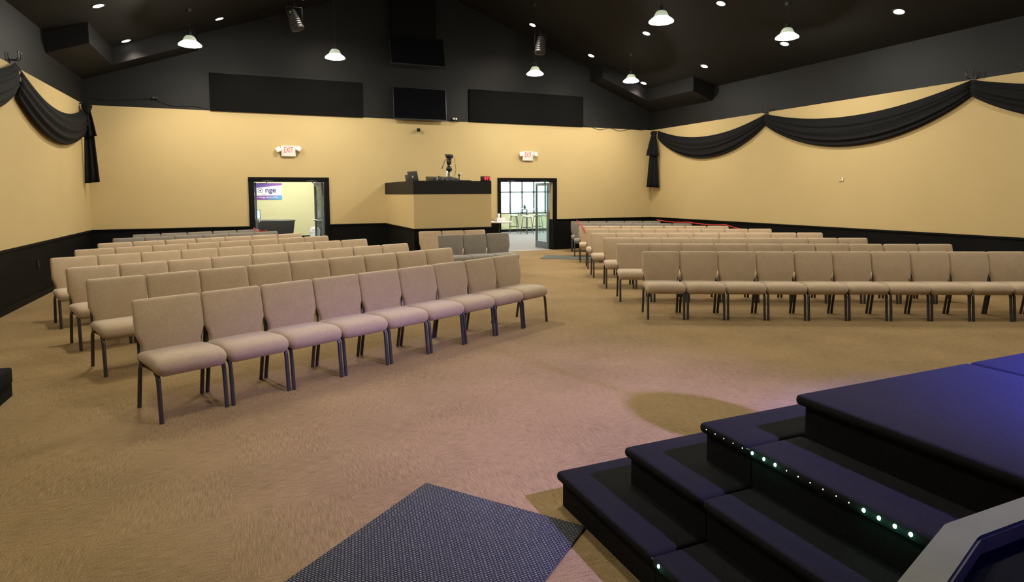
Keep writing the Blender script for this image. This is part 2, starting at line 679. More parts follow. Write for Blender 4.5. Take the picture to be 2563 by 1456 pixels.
# dropped soffits in the two back corners, parallel to the slope
for i, s in enumerate((-1, 1)):
    bm = bmesh.new()
    def sx(d):
        return XC + s * d
    dw = (XR - XL) / 2
    def zc(d, drop):
        return 4.95 + 0.36 * (6.6 - d) - drop
    add_prism(bm, [(sx(dw), zc(dw, 0.37)), (sx(6.91), zc(6.91, 0.37)), (sx(6.91), zc(6.91, -0.05)), (sx(dw), zc(dw, -0.05))], 'y', 13.5, YB)
    add_prism(bm, [(sx(6.91), zc(6.91, 0.37)), (sx(5.3), zc(5.3, 0.37)), (sx(5.3), zc(5.3, -0.05)), (sx(6.91), zc(6.91, -0.05))], 'y', 15.55, YB)
    struct(finish(bm, 'ceiling_soffit', 'black_ceiling'), 'black dropped soffit in the %s back corner' % ('left', 'right')[i])

# chair rails and baseboards
nt_ = 0
def trim(name, x0, x1, y0, y1, z0, z1, mat='black_wainscot'):
    return struct(box(name, x0, x1, y0, y1, z0, z1, mat, bevel=0.004))

trim('trim_1', XL, D1[0] - 0.13, YB - 0.022, YB, ZW - 0.035, ZW + 0.005)
trim('trim_2', D1[1] + 0.12, 3.38, YB - 0.022, YB, ZW - 0.035, ZW + 0.005)
trim('trim_3', 5.217, D2[0] - 0.11, YB - 0.022, YB, ZW - 0.035, ZW + 0.005)
trim('trim_4', D2[1] + 0.13, XR, YB - 0.022, YB, ZW - 0.035, ZW + 0.005)
trim('trim_5', XL, XL + 0.022, YF, YB - 0.022, ZW - 0.035, ZW + 0.005)
trim('trim_6', XR - 0.022, XR, YF, YB - 0.022, ZW - 0.035, ZW + 0.005)
trim('baseboard_left', XL, XL + 0.014, YF, YB - 0.014, 0, 0.1)
trim('baseboard_right', XR - 0.014, XR, YF, YB - 0.014, 0, 0.1)
bm = bmesh.new()
for a, b in ((XL, D1[0] - 0.13), (D1[1] + 0.12, 3.38), (5.217, D2[0] - 0.11), (D2[1] + 0.13, XR)):
    add_box(bm, a, b, YB - 0.014, YB, 0, 0.1)
struct(finish(bm, 'baseboard_back', 'black_wainscot'))

# ------------------------------------------------------------------ sound booth (built in: half walls and deck)
BX0, BX1, BY0 = 3.38, 5.217, 13.236
booth = thing('sound_booth', ((BX0 + BX1) / 2, (BY0 + YB) / 2, 0), 0, 'tan raised sound booth with a black top band and black wainscot', 'sound booth')
def bw(name, x0, x1, y0, y1, z0, z1, mat, bevel=0.0):
    cx, cy = (BX0 + BX1) / 2, (BY0 + YB) / 2
    return box(name, x0 - cx, x1 - cx, y0 - cy, y1 - cy, z0, z1, mat, booth, bevel)
WT = 0.11
for nm, z0, z1, mt in (('wainscot', 0, ZW, 'black_wainscot'), ('panel', ZW, 1.682, 'tan_paint'), ('top_band', 1.682, 1.981, 'black_paint')):
    e = 0.006 if nm == 'top_band' else 0.0
    bw('front_' + nm, BX0 - e, BX1 + e, BY0 - e, BY0 + WT, z0, z1, mt)
    bw('side_' + nm, BX0 - e, BX0 + WT, BY0 + WT, YB - 0.002, z0, z1, mt)
    bw('side_' + nm, BX1 - WT, BX1 + e, BY0 + WT, YB - 0.002, z0, z1, mt)
bw('trim_rail', BX0 - 0.02, BX1 + 0.02, BY0 - 0.02, BY0 + 0.0, ZW - 0.035, ZW + 0.005, 'black_wainscot', 0.004)
bw('trim_rail', BX0 - 0.02, BX0, BY0, YB - 0.023, ZW - 0.035, ZW + 0.005, 'black_wainscot', 0.004)
bw('desk_deck', BX0 + WT, BX1 - WT, BY0 + WT, YB - 0.002, 1.90, 1.94, 'black_plastic')

# ------------------------------------------------------------------ doors between hall and foyer
def door_set(name, D, label, leaf_angles, ox):
    x0, x1, h = D
    root = struct(thing(name, ((x0 + x1) / 2, YB, 0)), label)
    cx = (x0 + x1) / 2
    fw, fp = ox, 0.035
    for nm, a, b, c, d in (('frame_side', x0 - fw[0], x0, 0, h), ('frame_side', x1, x1 + fw[1], 0, h), ('frame_head', x0 - fw[0], x1 + fw[1], h, h + 0.115)):
        box(nm, a - cx, b - cx, -fp, T + fp, c, d, 'black_wainscot', root, 0.004)
    w = (x1 - x0) / 2 - 0.01
    for i, (s, ang) in enumerate(zip((-1, 1), leaf_angles)):
        # the leaf swings into the foyer; local x runs from the hinge along the leaf
        hinge = ((x0 + 0.03 if s < 0 else x1 - 0.03) - cx, T + 0.02, 0)
        leaf = thing('leaf', hinge)
        leaf.parent = root
        leaf.rotation_euler = (0, 0, ang)
        st = 0.075
        def lp(nm, a, b, c, d, t=0.045, mat='door_blue_grey', off=0.0):
            return box(nm, a, b, -t / 2 + off, t / 2 + off, c, d, mat, leaf, 0.003)
        lp('stile', 0, st, 0.012, h - 0.012)
        lp('stile', w - st, w, 0.012, h - 0.012)
        lp('rail', st, w - st, h - 0.012 - 0.09, h - 0.012)
        lp('rail', st, w - st, 0.012, 0.21)
        lp('glass_pane', st, w - st, 0.21, h - 0.102, 0.008, 'clear_glass')
        bm = bmesh.new()
        for q in (-1, 1):
            add_tube(bm, [(0.06, q * 0.065, 1.0), (w - 0.06, q * 0.065, 1.0)], 0.014, 8)
            add_tube(bm, [(0.07, 0, 1.0), (0.07, q * 0.065, 1.0)], 0.011, 6)
            add_tube(bm, [(w - 0.07, 0, 1.0), (w - 0.07, q * 0.065, 1.0)], 0.011, 6)
        finish(bm, 'push_bar', 'chrome', leaf, True)
        # closer under the frame head
        cxp = (-0.5 if s < 0 else 0.5) * (x1 - x0) * 0.62
        bm = bmesh.new()
        add_box(bm, cxp - 0.12, cxp + 0.12, -fp - 0.03, -fp, h + 0.012, h + 0.034)
        add_box(bm, cxp - 0.02, cxp + 0.02, -fp - 0.045, -fp, h + 0.01, h + 0.045)
        add_tube(bm, [(cxp, -fp - 0.02, h + 0.015), (cxp + s * 0.06, 0.03, h - 0.05), (cxp + s * 0.18, 0.16, h - 0.045)], 0.009, 6)
        finish(bm, 'door_closer', 'dark_grey_plastic', root, True)
    return root


door_set('door_1', D1, 'black framed double doorway in the back wall left of the booth', (math.radians(89), math.radians(98)), (0.13, 0.11))
door_set('door_2', D2, 'black framed double doorway in the back wall right of the booth', (math.radians(96), math.radians(91)), (0.10, 0.13))

# ------------------------------------------------------------------ foyer behind the doors
FX0, FX1, FY1, FZ = -5.0, 16.0, 24.6, 2.75
FY0 = YB + T
struct(box('floor_foyer', FX0, FX1, YB, FY1, -0.15, -0.001, 'foyer_carpet'), 'pale carpet floor of the foyer')
bm = bmesh.new()
add_box(bm, FX0, FX1, FY0, FY1, FZ, FZ + 0.15)
struct(finish(bm, 'ceiling_foyer', 'foyer_ceiling'), 'white foyer ceiling')
struct(box('wall_foyer_left', FX0 - T, FX0, FY0, FY1 + T, 0, FZ, 'foyer_paint'))
# end wall of the foyer: solid on the left, windows over a low wall on the right
WX0, WX1, WZ0, WZ1 = 8.9, 15.8, 0.78, 2.62
bm = bmesh.new()
add_box(bm, FX0, WX0, FY1, FY1 + T, 0, FZ)
add_box(bm, WX0, WX1, FY1, FY1 + T, 0, WZ0)
add_box(bm, WX0, WX1, FY1, FY1 + T, WZ1, FZ)
add_box(bm, WX1, FX1, FY1, FY1 + T, 0, FZ)
struct(finish(bm, 'wall_foyer_back', 'foyer_paint'), 'pale yellow-green foyer wall')
bm = bmesh.new()
add_box(bm, FX1, FX1 + T, FY0, 17.3, 0, FZ)
add_box(bm, FX1, FX1 + T, 17.3, 23.9, 0, WZ0)
add_box(bm, FX1, FX1 + T, 17.3, 23.9, WZ1, FZ)
add_box(bm, FX1, FX1 + T, 23.9, FY1 + T, 0, FZ)
struct(finish(bm, 'wall_foyer_right', 'foyer_paint'))
trim('baseboard_foyer', FX0, FX1, FY1 - 0.015, FY1, 0, 0.11)


def window(name, axis, at, a0, a1, n, label):
    root = struct(thing(name, ((a0 + a1) / 2, at, WZ0) if axis == 'x' else (at, (a0 + a1) / 2, WZ0)), label)
    c = (a0 + a1) / 2
    def fr(nm, p, q, z0, z1, t=0.07, mat='fixture_grey'):
        if axis == 'x':
            return box(nm, p - c, q - c, 0.05, 0.05 + t, z0 - WZ0, z1 - WZ0, mat, root)
        return box(nm, 0.05, 0.05 + t, p - c, q - c, z0 - WZ0, z1 - WZ0, mat, root)
    w = (a1 - a0) / n
    rail = 1.74
    for i in range(n + 1):
        fr('mullion', a0 + i * w - 0.034, a0 + i * w + 0.034, WZ0, WZ1)
    for z in (WZ0 + 0.028, rail, WZ1 - 0.028):
        fr('transom', a0, a1, z - 0.026, z + 0.026)
    for i in range(n):
        for z0, z1 in ((WZ0 + 0.05, rail - 0.02), (rail + 0.02, WZ1 - 0.05)):
            o = fr('pane', a0 + i * w + 0.02, a0 + (i + 1) * w - 0.02, z0, z1, 0.008, 'clear_glass')
    return root


window('window_1', 'x', FY1, WX0, WX1, 12, 'bright foyer window grid seen through the right doorway')
window('window_2', 'y', FX1, 17.3, 23.9, 8, 'foyer side window grid')
struct(box('ground_outside', 5, 40, 8, 60, -0.3, -0.16, 'concrete'), 'pale paved ground outside the foyer windows')

# ------------------------------------------------------------------ stage and steps (front right)
RISE = 0.19
NX = [1.495, 1.757, 2.009, 2.315]      # nosing lines along the left side
NY = [2.862, 2.603, 2.326, 2.030]      # nosing lines along the front
SEAM = 2.012
stage = thing('stage', (4.36, -1.9, 0), 0, 'raised stage covered in black carpet under blue light', 'stage')
def sb(name, x0, x1, y0, y1, z0, z1, mat='stage_carpet', par=None, bev=0.0):
    p = par or stage
    l = p.location
    return box(name, x0 - l.x, x1 - l.x, y0 - l.y, y1 - l.y, z0 - l.z, z1 - l.z, mat, p, bev)
def tread(name, x0, x1, y0, y1, z, par, th=0.05, r=0.022):
    l = par.location
    return rbox(name, x1 - x0, y1 - y0, th, r, 'stage_carpet', par, (6, 6, 1), None, ((x0 + x1) / 2 - l.x, (y0 + y1) / 2 - l.y, z - th / 2 - l.z))
sb('riser_body', NX[3] + 0.035, 6.4 - 0.035, YF + 0.01, NY[3] - 0.035, 0, 4 * RISE - 0.05)
tread('deck_panel', NX[3], 3.605, YF + 0.01, NY[3], 4 * RISE, stage)
tread('deck_panel', 3.628, 6.4, YF + 0.01, NY[3], 4 * RISE, stage)
sb('seam_strip', 3.598, 3.635, YF + 0.02, NY[3] - 0.012, 4 * RISE - 0.03, 4 * RISE - 0.010, 'panel_cloth')

corner = thing('stage_steps', (2.2, 2.4, 0), 0, 'black carpeted corner steps wrapping the near corner of the stage', 'steps', 'carpeted stage step units')
side = thing('stage_steps', (1.95, 0.0, 0), 0, 'black carpeted straight steps along the left side of the stage', 'steps', 'carpeted stage step units')
front = thing('stage_steps', (4.8, 2.4, 0), 0, 'black carpeted front steps hidden behind the stage edge', 'steps', 'carpeted stage step units')
for k in range(3):
    z = (k + 1) * RISE
    st_ = thing('step', (0, 0, 0)); st_.parent = corner
    def sub(nm, x0, x1, y0, y1, z0, z1, u):
        l = u.location
        return box(nm, x0 - l.x, x1 - l.x, y0 - l.y, y1 - l.y, z0, z1, 'stage_carpet', None)
    for u, (xa, xb, ya, yb) in ((corner, (NX[k], 2.86, SEAM, NY[k])), (side, (NX[k], 2.34, -3.0, SEAM - 0.006)), (front, (2.866, 6.9, SEAM, NY[k]))):
        stp = st_ if u is corner else thing('step')
        stp.parent = u
        ov = 0.03
        x_in = xa + ov if u is not front else xa
        y_in = yb - ov if u is not side else yb
        # body of this tier stops where the next tier or the stage begins
        o = sub('riser', x_in, xb, ya, y_in, z - RISE, z - 0.05, u)
        o.parent = stp
        l = u.location
        t = rbox('tread', xb - xa, yb - ya, 0.05, 0.022, 'stage_carpet', stp, (6, 6, 1), None, ((xa + xb) / 2 - l.x, (ya + yb) / 2 - l.y, z - 0.025))

# strings of small lights under the nosings
def led_string(name, label, x, z, ys, big, ya, yb):
    root = thing(name, (x, yb, z), 0, label, 'string lights')
    pts = []
    n = 40
    for i in range(n + 1):
        y = ya + (yb - ya) * i / n
        pts.append((0.003 * math.sin(i * 1.7), y - yb, 0.004 * math.sin(i * 0.9)))
    tube('wire', pts, 0.0022, 'wire_grey', root, 5)
    me_b = me_s = None
    for i, y in enumerate(ys):
        isb = i in big
        me = me_b if isb else me_s
        if me is None:
            r = 0.0085 if isb else 0.0052
            bm = bmesh.new()
            bmesh.ops.create_uvsphere(bm, u_segments=10, v_segments=7, radius=r)
            o = finish(bm, 'bulb', 'led_big' if isb else 'led_small', root, True, (-0.006, y - yb, -0.004))
            if isb:
                me_b = o.data
            else:
                me_s = o.data
        else:
            o = link(me, 'bulb', root, (-0.006, y - yb, -0.004))
        if isb:
            add_light('bulb_glow', 'POINT', (-0.03, y - yb, -0.005), 0.05, (0.15, 1.0, 0.62), root, shadow_soft_size=0.008)
    return root
ys = [2.285, 2.27 - 0.0, 2.209, 2.151, 2.092, 2.035, 1.976, 1.91, 1.849, 1.789, 1.731, 1.674, 1.615, 1.557, 1.504, 1.445, 1.387, 1.329, 1.274]
led_string('string_lights', 'lit green-white string lights under the third step nosing', 2.02, 0.553, ys[1:], {5, 6, 7, 14, 15, 16, 17}, 2.30, 0.7)
led_string('string_lights', 'string with one lit green bulb under the lowest step nosing', 1.506, 0.176, [1.955], {0}, 2.78, 1.2)

# lectern at the lower right edge
LZ = 1.12
lect = thing('lectern', (1.25, 0.37, 0), 0, 'grey-topped lectern with a recessed dark panel at lower right', 'lectern')
def lo(p):
    return (p[0] - 1.25, p[1] - 0.37)
outer = [lo(p) for p in ((1.107, 0.644), (1.50, 0.644), (1.76, 0.563), (1.76, 0.16), (0.72, 0.16), (0.72, 0.523))]
inner = [lo(p) for p in ((1.113, 0.589), (1.49, 0.589), (1.70, 0.522), (1.70, 0.215), (0.775, 0.215), (0.775, 0.483))]
bm = bmesh.new()
def ring(pts, z):
    return [bm.verts.new((p[0], p[1], z)) for p in pts]
o0, o1 = ring(outer, LZ - 0.05), ring(outer, LZ)
i1, i0 = ring(inner, LZ), ring(inner, LZ - 0.045)
for a, b in ((o0, o1), (o1, i1), (i1, i0), (i0, o0)):
    for k in range(6):
        bm.faces.new((a[k], a[(k + 1) % 6], b[(k + 1) % 6], b[k]))
bmesh.ops.bevel(bm, geom=[e for e in bm.edges if abs(e.verts[0].co.z - LZ) < 1e-4 and abs(e.verts[1].co.z - LZ) < 1e-4], offset=0.004, segments=2, affect='EDGES')
finish(bm, 'top_rim', 'grey_laminate', lect)
bm = bmesh.new()
add_prism(bm, inner, 'z', LZ - 0.049, LZ - 0.03)
finish(bm, 'recessed_panel', 'dark_panel', lect)
prism('body', [lo(p) for p in ((1.0, 0.50), (1.48, 0.50), (1.48, 0.22), (0.84, 0.22), (0.84, 0.44))], 'z', 0.06, LZ - 0.05, 'black_paint', lect, 0.006)
prism('base', [lo(p) for p in ((1.0, 0.56), (1.485, 0.56), (1.485, 0.16), (0.78, 0.16), (0.78, 0.48))], 'z', 0.0, 0.06, 'black_paint', lect, 0.006)

# low black platform at the left edge
plat = thing('low_platform', (-2.53, 5.3, 0), 0, 'low black carpeted platform at the left edge of the floor', 'platform')
rbox('platform_top', 1.31, 2.11, 0.14, 0.022, 'stage_carpet', plat, (4, 4, 1), None, (0, 0, 0.178))
box('platform_skirt', -0.65, 0.645, -1.045, 1.045, 0.0, 0.15, 'stage_carpet', plat)

# ------------------------------------------------------------------ mats
u_ = Vector((0.633, -0.806, 0)).normalized()
ang = math.atan2(u_.y, u_.x)
mat1 = rbox('woven_floor_mat', 1.0, 1.9, 0.012, 0.005, 'woven_mat', None, (6, 6, 1), None,
            Vector((0.906, 3.371, 0.0065)) + u_ * 0.5 + Vector((u_.y, -u_.x, 0)) * 0.95, (0, 0, ang))
tag(mat1, 'dark woven floor mat with grey dashes beside the stage steps', 'floor mat')
a2 = math.atan2(-0.63, 0.81)
e1 = Vector((0.81, -0.63, 0)).normalized(); e2 = Vector((0.63, 0.81, 0)).normalized()
mat2 = rbox('floor_mat', 1.5, 0.9, 0.01, 0.004, 'flat_mat', None, (4, 4, 1), None, Vector((6.90, 14.10, 0.0055)) + e1 * 0.75 + e2 * 0.45, (0, 0, a2))
tag(mat2, 'flat grey floor mat near the right doorway', 'floor mat')

# ------------------------------------------------------------------ chairs
CH_W = 0.525


def seat_mesh(bm):
    """closed bullnose profile (y,z) swept across the width with rounded ends"""
    prof = [(-0.205, 0.392), (-0.222, 0.405), (-0.228, 0.428), (-0.218, 0.452), (-0.19, 0.464), (-0.08, 0.474), (0.05, 0.481), (0.14, 0.484), (0.20, 0.479),
            (0.245, 0.464), (0.273, 0.438), (0.281, 0.408), (0.274, 0.374), (0.250, 0.348), (0.212, 0.341), (0.14, 0.358), (0.05, 0.374), (-0.10, 0.382)]
    cy, cz = 0.02, 0.425
    hx, r = 0.2585, 0.05
    xs = [-hx, -hx + 0.003, -hx + 0.010, -hx + 0.022, -hx + r, -0.12, 0.0, 0.12, hx - r, hx - 0.022, hx - 0.010, hx - 0.003, hx]
    rings = []
    for x in xs:
        e = max(0.0, (abs(x) - (hx - r)) / r)
        ins = r * (1 - math.sqrt(max(0.0, 1 - e * e)))
        crown = 0.006 * (1 - (x / hx) ** 2)
        row = []
        for (y, z) in prof:
            dy, dz = y - cy, z - cz
            # inset towards the middle of the profile
            sy = max(0.0, 1 - ins / 0.25)
            sz = max(0.12, 1 - ins / 0.062)
            row.append(bm.verts.new((x, cy + dy * sy, cz + dz * sz + (crown if dz > 0 else 0))))
        rings.append(row)
    n = len(prof)
    for a_, b_ in zip(rings, rings[1:]):
        for k in range(n):
            bm.faces.new((a_[k], a_[(k + 1) % n], b_[(k + 1) % n], b_[k]))
    bm.faces.new(rings[0][::-1])
    bm.faces.new(rings[-1])


def back_fn(x, y, z):
    # z runs up the backrest; notch towards the bottom, leaning and cupping a little
    h = (z + 0.225) / 0.45
    w = 1.0
    if h < 0.36:
        q = min(1, (0.36 - h) / 0.16)
        w = 1.0 - 0.135 * (q * q * (3 - 2 * q))
    elif h > 0.55:
        w = 1.0 - 0.012 * (h - 0.55)
    bulge = 0.012 * math.cos(PI * x / 0.56) * math.sin(PI * min(1, max(0, h)))
    yy = y + (bulge if y > 0 else 0) + 0.012 * math.sin(PI * h) - 0.010 * (x / 0.26) ** 2 * 0
    return Vector((x * w, yy, z))


def make_chair(fab):
    """local x along the row, local y towards the front, origin on the floor between the legs"""
    t = thing('stacking_chair')
    bm = bmesh.new()
    seat_mesh(bm)
    finish(bm, 'seat', fab, t, True)
    bm = bmesh.new()
    add_rbox(bm, 0.517, 0.066, 0.455, 0.03, (6, 1, 8), back_fn)
    finish(bm, 'backrest', fab, t, True, (0, -0.232, 0.645), (math.radians(10.5), 0, 0))
    for s in (-1, 1):
        x = s * 0.238
        tube('leg', [(x - s * 0.012, 0.13, 0.367), (x, 0.185, 0.362), (x, 0.214, 0.345), (x, 0.226, 0.315), (x, 0.257, 0.0)], 0.0165, 'leg_metal', t, 8)
        tube('leg', [(x - s * 0.012, -0.12, 0.367), (x, -0.165, 0.362), (x, -0.187, 0.345), (x, -0.197, 0.315), (x, -0.257, 0.0)], 0.0165, 'leg_metal', t, 8)
    bm = bmesh.new()
    for s in (-1, 1):
        x = s * 0.226
        add_tube(bm, [(x, 0.15, 0.367), (x, -0.14, 0.367)], 0.0115, 8)
    add_tube(bm, [(-0.22, 0.10, 0.362), (0.22, 0.10, 0.362)], 0.011, 6)
    add_tube(bm, [(-0.22, -0.13, 0.362), (0.22, -0.13, 0.362)], 0.011, 6)
    finish(bm, 'seat_frame', 'leg_metal', t, True)
    bm = bmesh.new()
    for s in (-1, 1):
        x = s * 0.232
        add_tube(bm, [(x, -0.145, 0.367), (x, -0.195, 0.385), (x, -0.222, 0.43), (x * 0.96, -0.262, 0.62)], 0.0115, 8)
    finish(bm, 'back_frame', 'leg_metal', t, True)
    return t


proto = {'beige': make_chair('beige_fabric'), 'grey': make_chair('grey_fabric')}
used = {'beige': False, 'grey': False}
ORD = ['first', 'second', 'third', 'fourth', 'fifth', 'sixth', 'seventh', 'eighth', 'ninth', 'tenth', 'eleventh']
ROWS = [  # block, row number, colour, count, x, y, angle, curve per chair (degrees)
    ('left', 0, 'beige', 9, -0.764, 5.320, 25.6, 0.34),
    ('left', 1, 'beige', 9, -1.386, 6.873, 22.84, 0.1), ('left', 2, 'beige', 9, -1.833, 8.109, 21.56, 0),
    ('left', 3, 'beige', 9, -2.326, 9.513, 20.34, 0), ('left', 4, 'beige', 8, -2.328, 10.813, 21.97, 0),
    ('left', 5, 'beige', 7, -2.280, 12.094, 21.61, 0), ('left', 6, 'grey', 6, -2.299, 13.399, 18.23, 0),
    ('left', 7, 'grey', 5, -2.117, 14.468, 20.54, 0),
    ('right', 0, 'beige', 11, 4.985, 6.925, -26.2, 0.2), ('right', 1, 'beige', 10, 5.397, 8.207, -27.52, 0),
    ('right', 2, 'beige', 9, 5.908, 9.422, -27.40, 0), ('right', 3, 'beige', 9, 6.387, 10.669, -25.67, 0),
    ('right', 4, 'beige', 8, 7.034, 11.978, -26.88, 0), ('right', 5, 'beige', 7, 7.523, 13.156, -28.51, 0),
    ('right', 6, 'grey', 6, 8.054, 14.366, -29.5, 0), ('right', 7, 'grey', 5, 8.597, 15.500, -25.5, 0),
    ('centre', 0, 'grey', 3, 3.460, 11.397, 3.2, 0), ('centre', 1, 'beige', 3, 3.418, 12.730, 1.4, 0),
]
CHAIR_AT = {}
for blk, ri, colr, n, x, y, a, cv in ROWS:
    a = math.radians(a) - math.radians(cv) * n / 2
    q = Vector((x, y, 0))
    for k in range(n):
        am = a + math.radians(cv) * (k + 0.5)
        d = Vector((math.cos(am), math.sin(am), 0))
        c = q + d * CH_W / 2
        q = q + d * CH_W
        jit = math.radians(random.uniform(-0.5, 0.5))
        o = proto[colr] if not used[colr] else copy_tree(proto[colr])
        used[colr] = True
        o.location = c + Vector((-d.y, d.x, 0)) * random.uniform(-0.006, 0.006)
        o.rotation_euler = (0, 0, am + PI + jit)
        rowname = 'front row' if ri == 0 else ORD[ri] + ' row'
        if blk == 'centre':
            lab = '%s fabric chair in the short %s row before the booth, %s from left' % (colr, ('front', 'rear')[ri], ORD[k])
        else:
            lab = '%s fabric chair, %s block, %s from stage, %s from left end' % (colr, blk, rowname, ORD[k])
        tag(o, lab, 'chair', '%s chairs in the %s block' % (colr, blk))
        CHAIR_AT[(blk, ri, k)] = (c, d)


# red ropes closing off the rear rows
def chair_back_point(blk, ri, k, t, h=0.90, fwd=0.0):
    c, d = CHAIR_AT[(blk, ri, k)]
    nrm = Vector((d.y, -d.x, 0))     # towards the stage
    p = c - nrm * (0.275 - fwd) + d * (t - 0.5) * CH_W
    p.z = h
    return p


def rope(label, pts, sag=0.03):
    out = []
    for a, b in zip(pts, pts[1:]):
        for i in range(8):
            t = i / 8
            p = a.lerp(b, t)
            p.z -= sag * 4 * t * (1 - t)
            out.append(p)
    out.append(pts[-1])
    o = tube('red_rope', [p - pts[0] for p in out], 0.012, 'red_rope', None, 6, pts[0])
    tag(o, label, 'rope', 'red ropes across the rear rows')


pA = chair_back_point('right', 7, 0, 0.35, 0.90); pB = chair_back_point('right', 6, 0, 0.25, 0.90)
pC = chair_back_point('right', 5, 0, 0.12, 0.90); pC2 = chair_back_point('right', 5, 0, 0.16, 0.86, 0.075); pD = chair_back_point('right', 5, 0, 0.32, 0.70, 0.125)
rope('red rope over the aisle ends of the right rear rows', [pA, pB, pC, pC2, pD], 0.012)
pA = chair_back_point('right', 7, 4, 0.8, 0.90); pB = chair_back_point('right', 6, 5, 0.85, 0.90); pC = chair_back_point('right', 5, 6, 0.85, 0.90)
pD = pC + Vector((0.7, -0.45, -0.18))
rope('red rope over the wall ends of the right rear rows', [pA, pB, pC, pD])
pA = chair_back_point('left', 7, 4, 0.75, 0.90); pB = chair_back_point('left', 6, 5, 0.55, 0.90)
rope('short red rope at the aisle end of the left rear rows', [pA, pB], 0.05)

# ------------------------------------------------------------------ swags of black cloth
def swag(name, wall, ya, yb, za, zb, top_sag, bot_sag, gather, label, seed, cut=1.0, depth=0.10):
    """wall 'L' or 'R'; spans from (ya,za) to (yb,zb)"""
    rnd = random.Random(seed)
    nu, nv = 40, 44
    s = 1 if wall == 'L' else -1
    xw = XL if wall == 'L' else XR
    ph = [rnd.uniform(0, 6.28) for _ in range(4)]
    bm = bmesh.new()
    grid = []
    for i in range(nu + 1):
        u = cut * i / nu
        par = 4 * u * (1 - u)
        y = ya + (yb - ya) * u
        zn = za + (zb - za) * u
        zt = zn - top_sag * par
        zb_ = zn - gather - (bot_sag - gather) * par ** 0.9
        row = []
        op = 0.25 + 0.75 * par ** 0.6
        for j in range(nv + 1):
            v = j / nv
            vv = v + 0.035 * op * math.sin(2 * PI * 2.3 * v + ph[0]) * v * (1 - v) * 4
            z = zt + (zb_ - zt) * vv
            fold = (math.sin(2 * PI * 3.6 * v ** 1.35 + ph[1] + 1.2 * u) * 0.5 + math.sin(2 * PI * 6.1 * v + ph[2] - 2 * u) * 0.22) * 0.028 * (0.35 + 0.65 * op)
            off = 0.035 + depth * (math.sin(PI * (0.12 + 0.80 * v)) ** 0.8) * (0.45 + 0.55 * op) + fold
            if j == nv:
                off -= 0.03
            row.append(bm.verts.new((s * max(0.012, off), y - ya, z - za)))
        grid.append(row)
    for i in range(nu):
        for j in range(nv):
            bm.faces.new((grid[i][j], grid[i + 1][j], grid[i + 1][j + 1], grid[i][j + 1]))
    o = finish(bm, name, 'black_cloth', None, True, (xw, ya, za))
    md = o.modifiers.new('thickness', 'SOLIDIFY')
    md.thickness = 0.004
    tag(o, label, 'swag', 'black cloth swags on the side walls')
    return o


swag('cloth_swag', 'R', 15.82, 11.53, 3.62, 3.63, 0.36, 0.97, 0.26, 'black cloth swag on the right wall nearest the back corner', 3)
swag('cloth_swag', 'R', 11.53, 6.83, 3.63, 3.67, 0.34, 0.98, 0.28, 'long middle black cloth swag on the right wall', 5)
swag('cloth_swag', 'R', 6.83, 2.1, 3.67, 3.69, 0.36, 0.98, 0.28, 'black cloth swag cut by the right edge of the photo', 8)
swag('cloth_swag', 'L', 16.02, 11.62, 3.64, 3.70, 0.42, 1.02, 0.50, 'black cloth swag on the left wall beside the corner tail', 11, 1.0, 0.15)
swag('cloth_swag', 'L', 11.62, 7.0, 3.70, 3.70, 0.42, 1.0, 0.42, 'black cloth swag cut by the left edge of the photo', 13, 1.0, 0.13)


def tail(loc, wdir, label, flip=1, lengths=(0.80, 1.72), widths=(0.30, 0.34)):
    """knot with a short upper flounce and a long tail hanging below it"""
    root = thing('cloth_tail', loc, 0, label, 'drape', 'black corner drape tails')
    wd = Vector(wdir).normalized()
    nd = Vector((wd.y, -wd.x, 0))
    if nd.y > 0:
        nd = -nd
    for nm, ztop, zbot, w0, w1, dep, sh in (('tail', -0.1, -lengths[1], 0.10, widths[1], 0.0, 0.03), ('flounce', -0.12, -lengths[0], 0.12, widths[0] * 1.12, 0.05, 0.05)):
        bm = bmesh.new()
        g = []
        for i in range(13):
            t = i / 12
            w = w0 + (w1 - w0) * t ** 0.75
            row = []
            for j in range(25):
                v = j / 24 - 0.5
                f = 0.028 * math.sin(v * 2 * PI * 2.5 + flip) * (0.4 + 0.6 * t)
                p = wd * (v * w + flip * sh * t * 0.6) + nd * (0.03 + dep + f)
                z = ztop + (zbot - ztop) * t + (0.03 * v * flip if i == 12 else 0)
                row.append(bm.verts.new((p.x, p.y, z)))
            g.append(row)
        for i in range(12):
            for j in range(24):
                bm.faces.new((g[i][j], g[i + 1][j], g[i + 1][j + 1], g[i][j + 1]))
        o = finish(bm, nm, 'black_cloth', root, True)
        md = o.modifiers.new('thickness', 'SOLIDIFY')
        md.thickness = 0.006
    kn = nd * 0.06
    wx = (XL + 0.004 if loc[0] < 0 else XR - 0.004) - loc[0]
    tube('wall_hook', [(wx, 0, -0.02), (0, 0, -0.02), (kn.x, kn.y, -0.05)], 0.012, 'black_plastic', root, 8)
    rbox('knot', 0.17, 0.12, 0.24, 0.055, 'black_cloth', root, (3, 3, 3), lambda x, y, z: Vector((x * (1 + 0.25 * math.sin(z * 30)), y, z)), (kn.x, kn.y, -0.13), (0, 0, math.atan2(wd.y, wd.x)))
    return root


tail((-3.06, 15.74, 3.66), (1, -0.15, 0), 'black drape tail hanging in the left back corner', 1, (0.72, 1.70), (0.26, 0.30))
tail((11.74, 15.86, 3.62), (0.75, -0.85, 0), 'black drape tail hanging in the right back corner', -1, (0.78, 1.76), (0.36, 0.40))

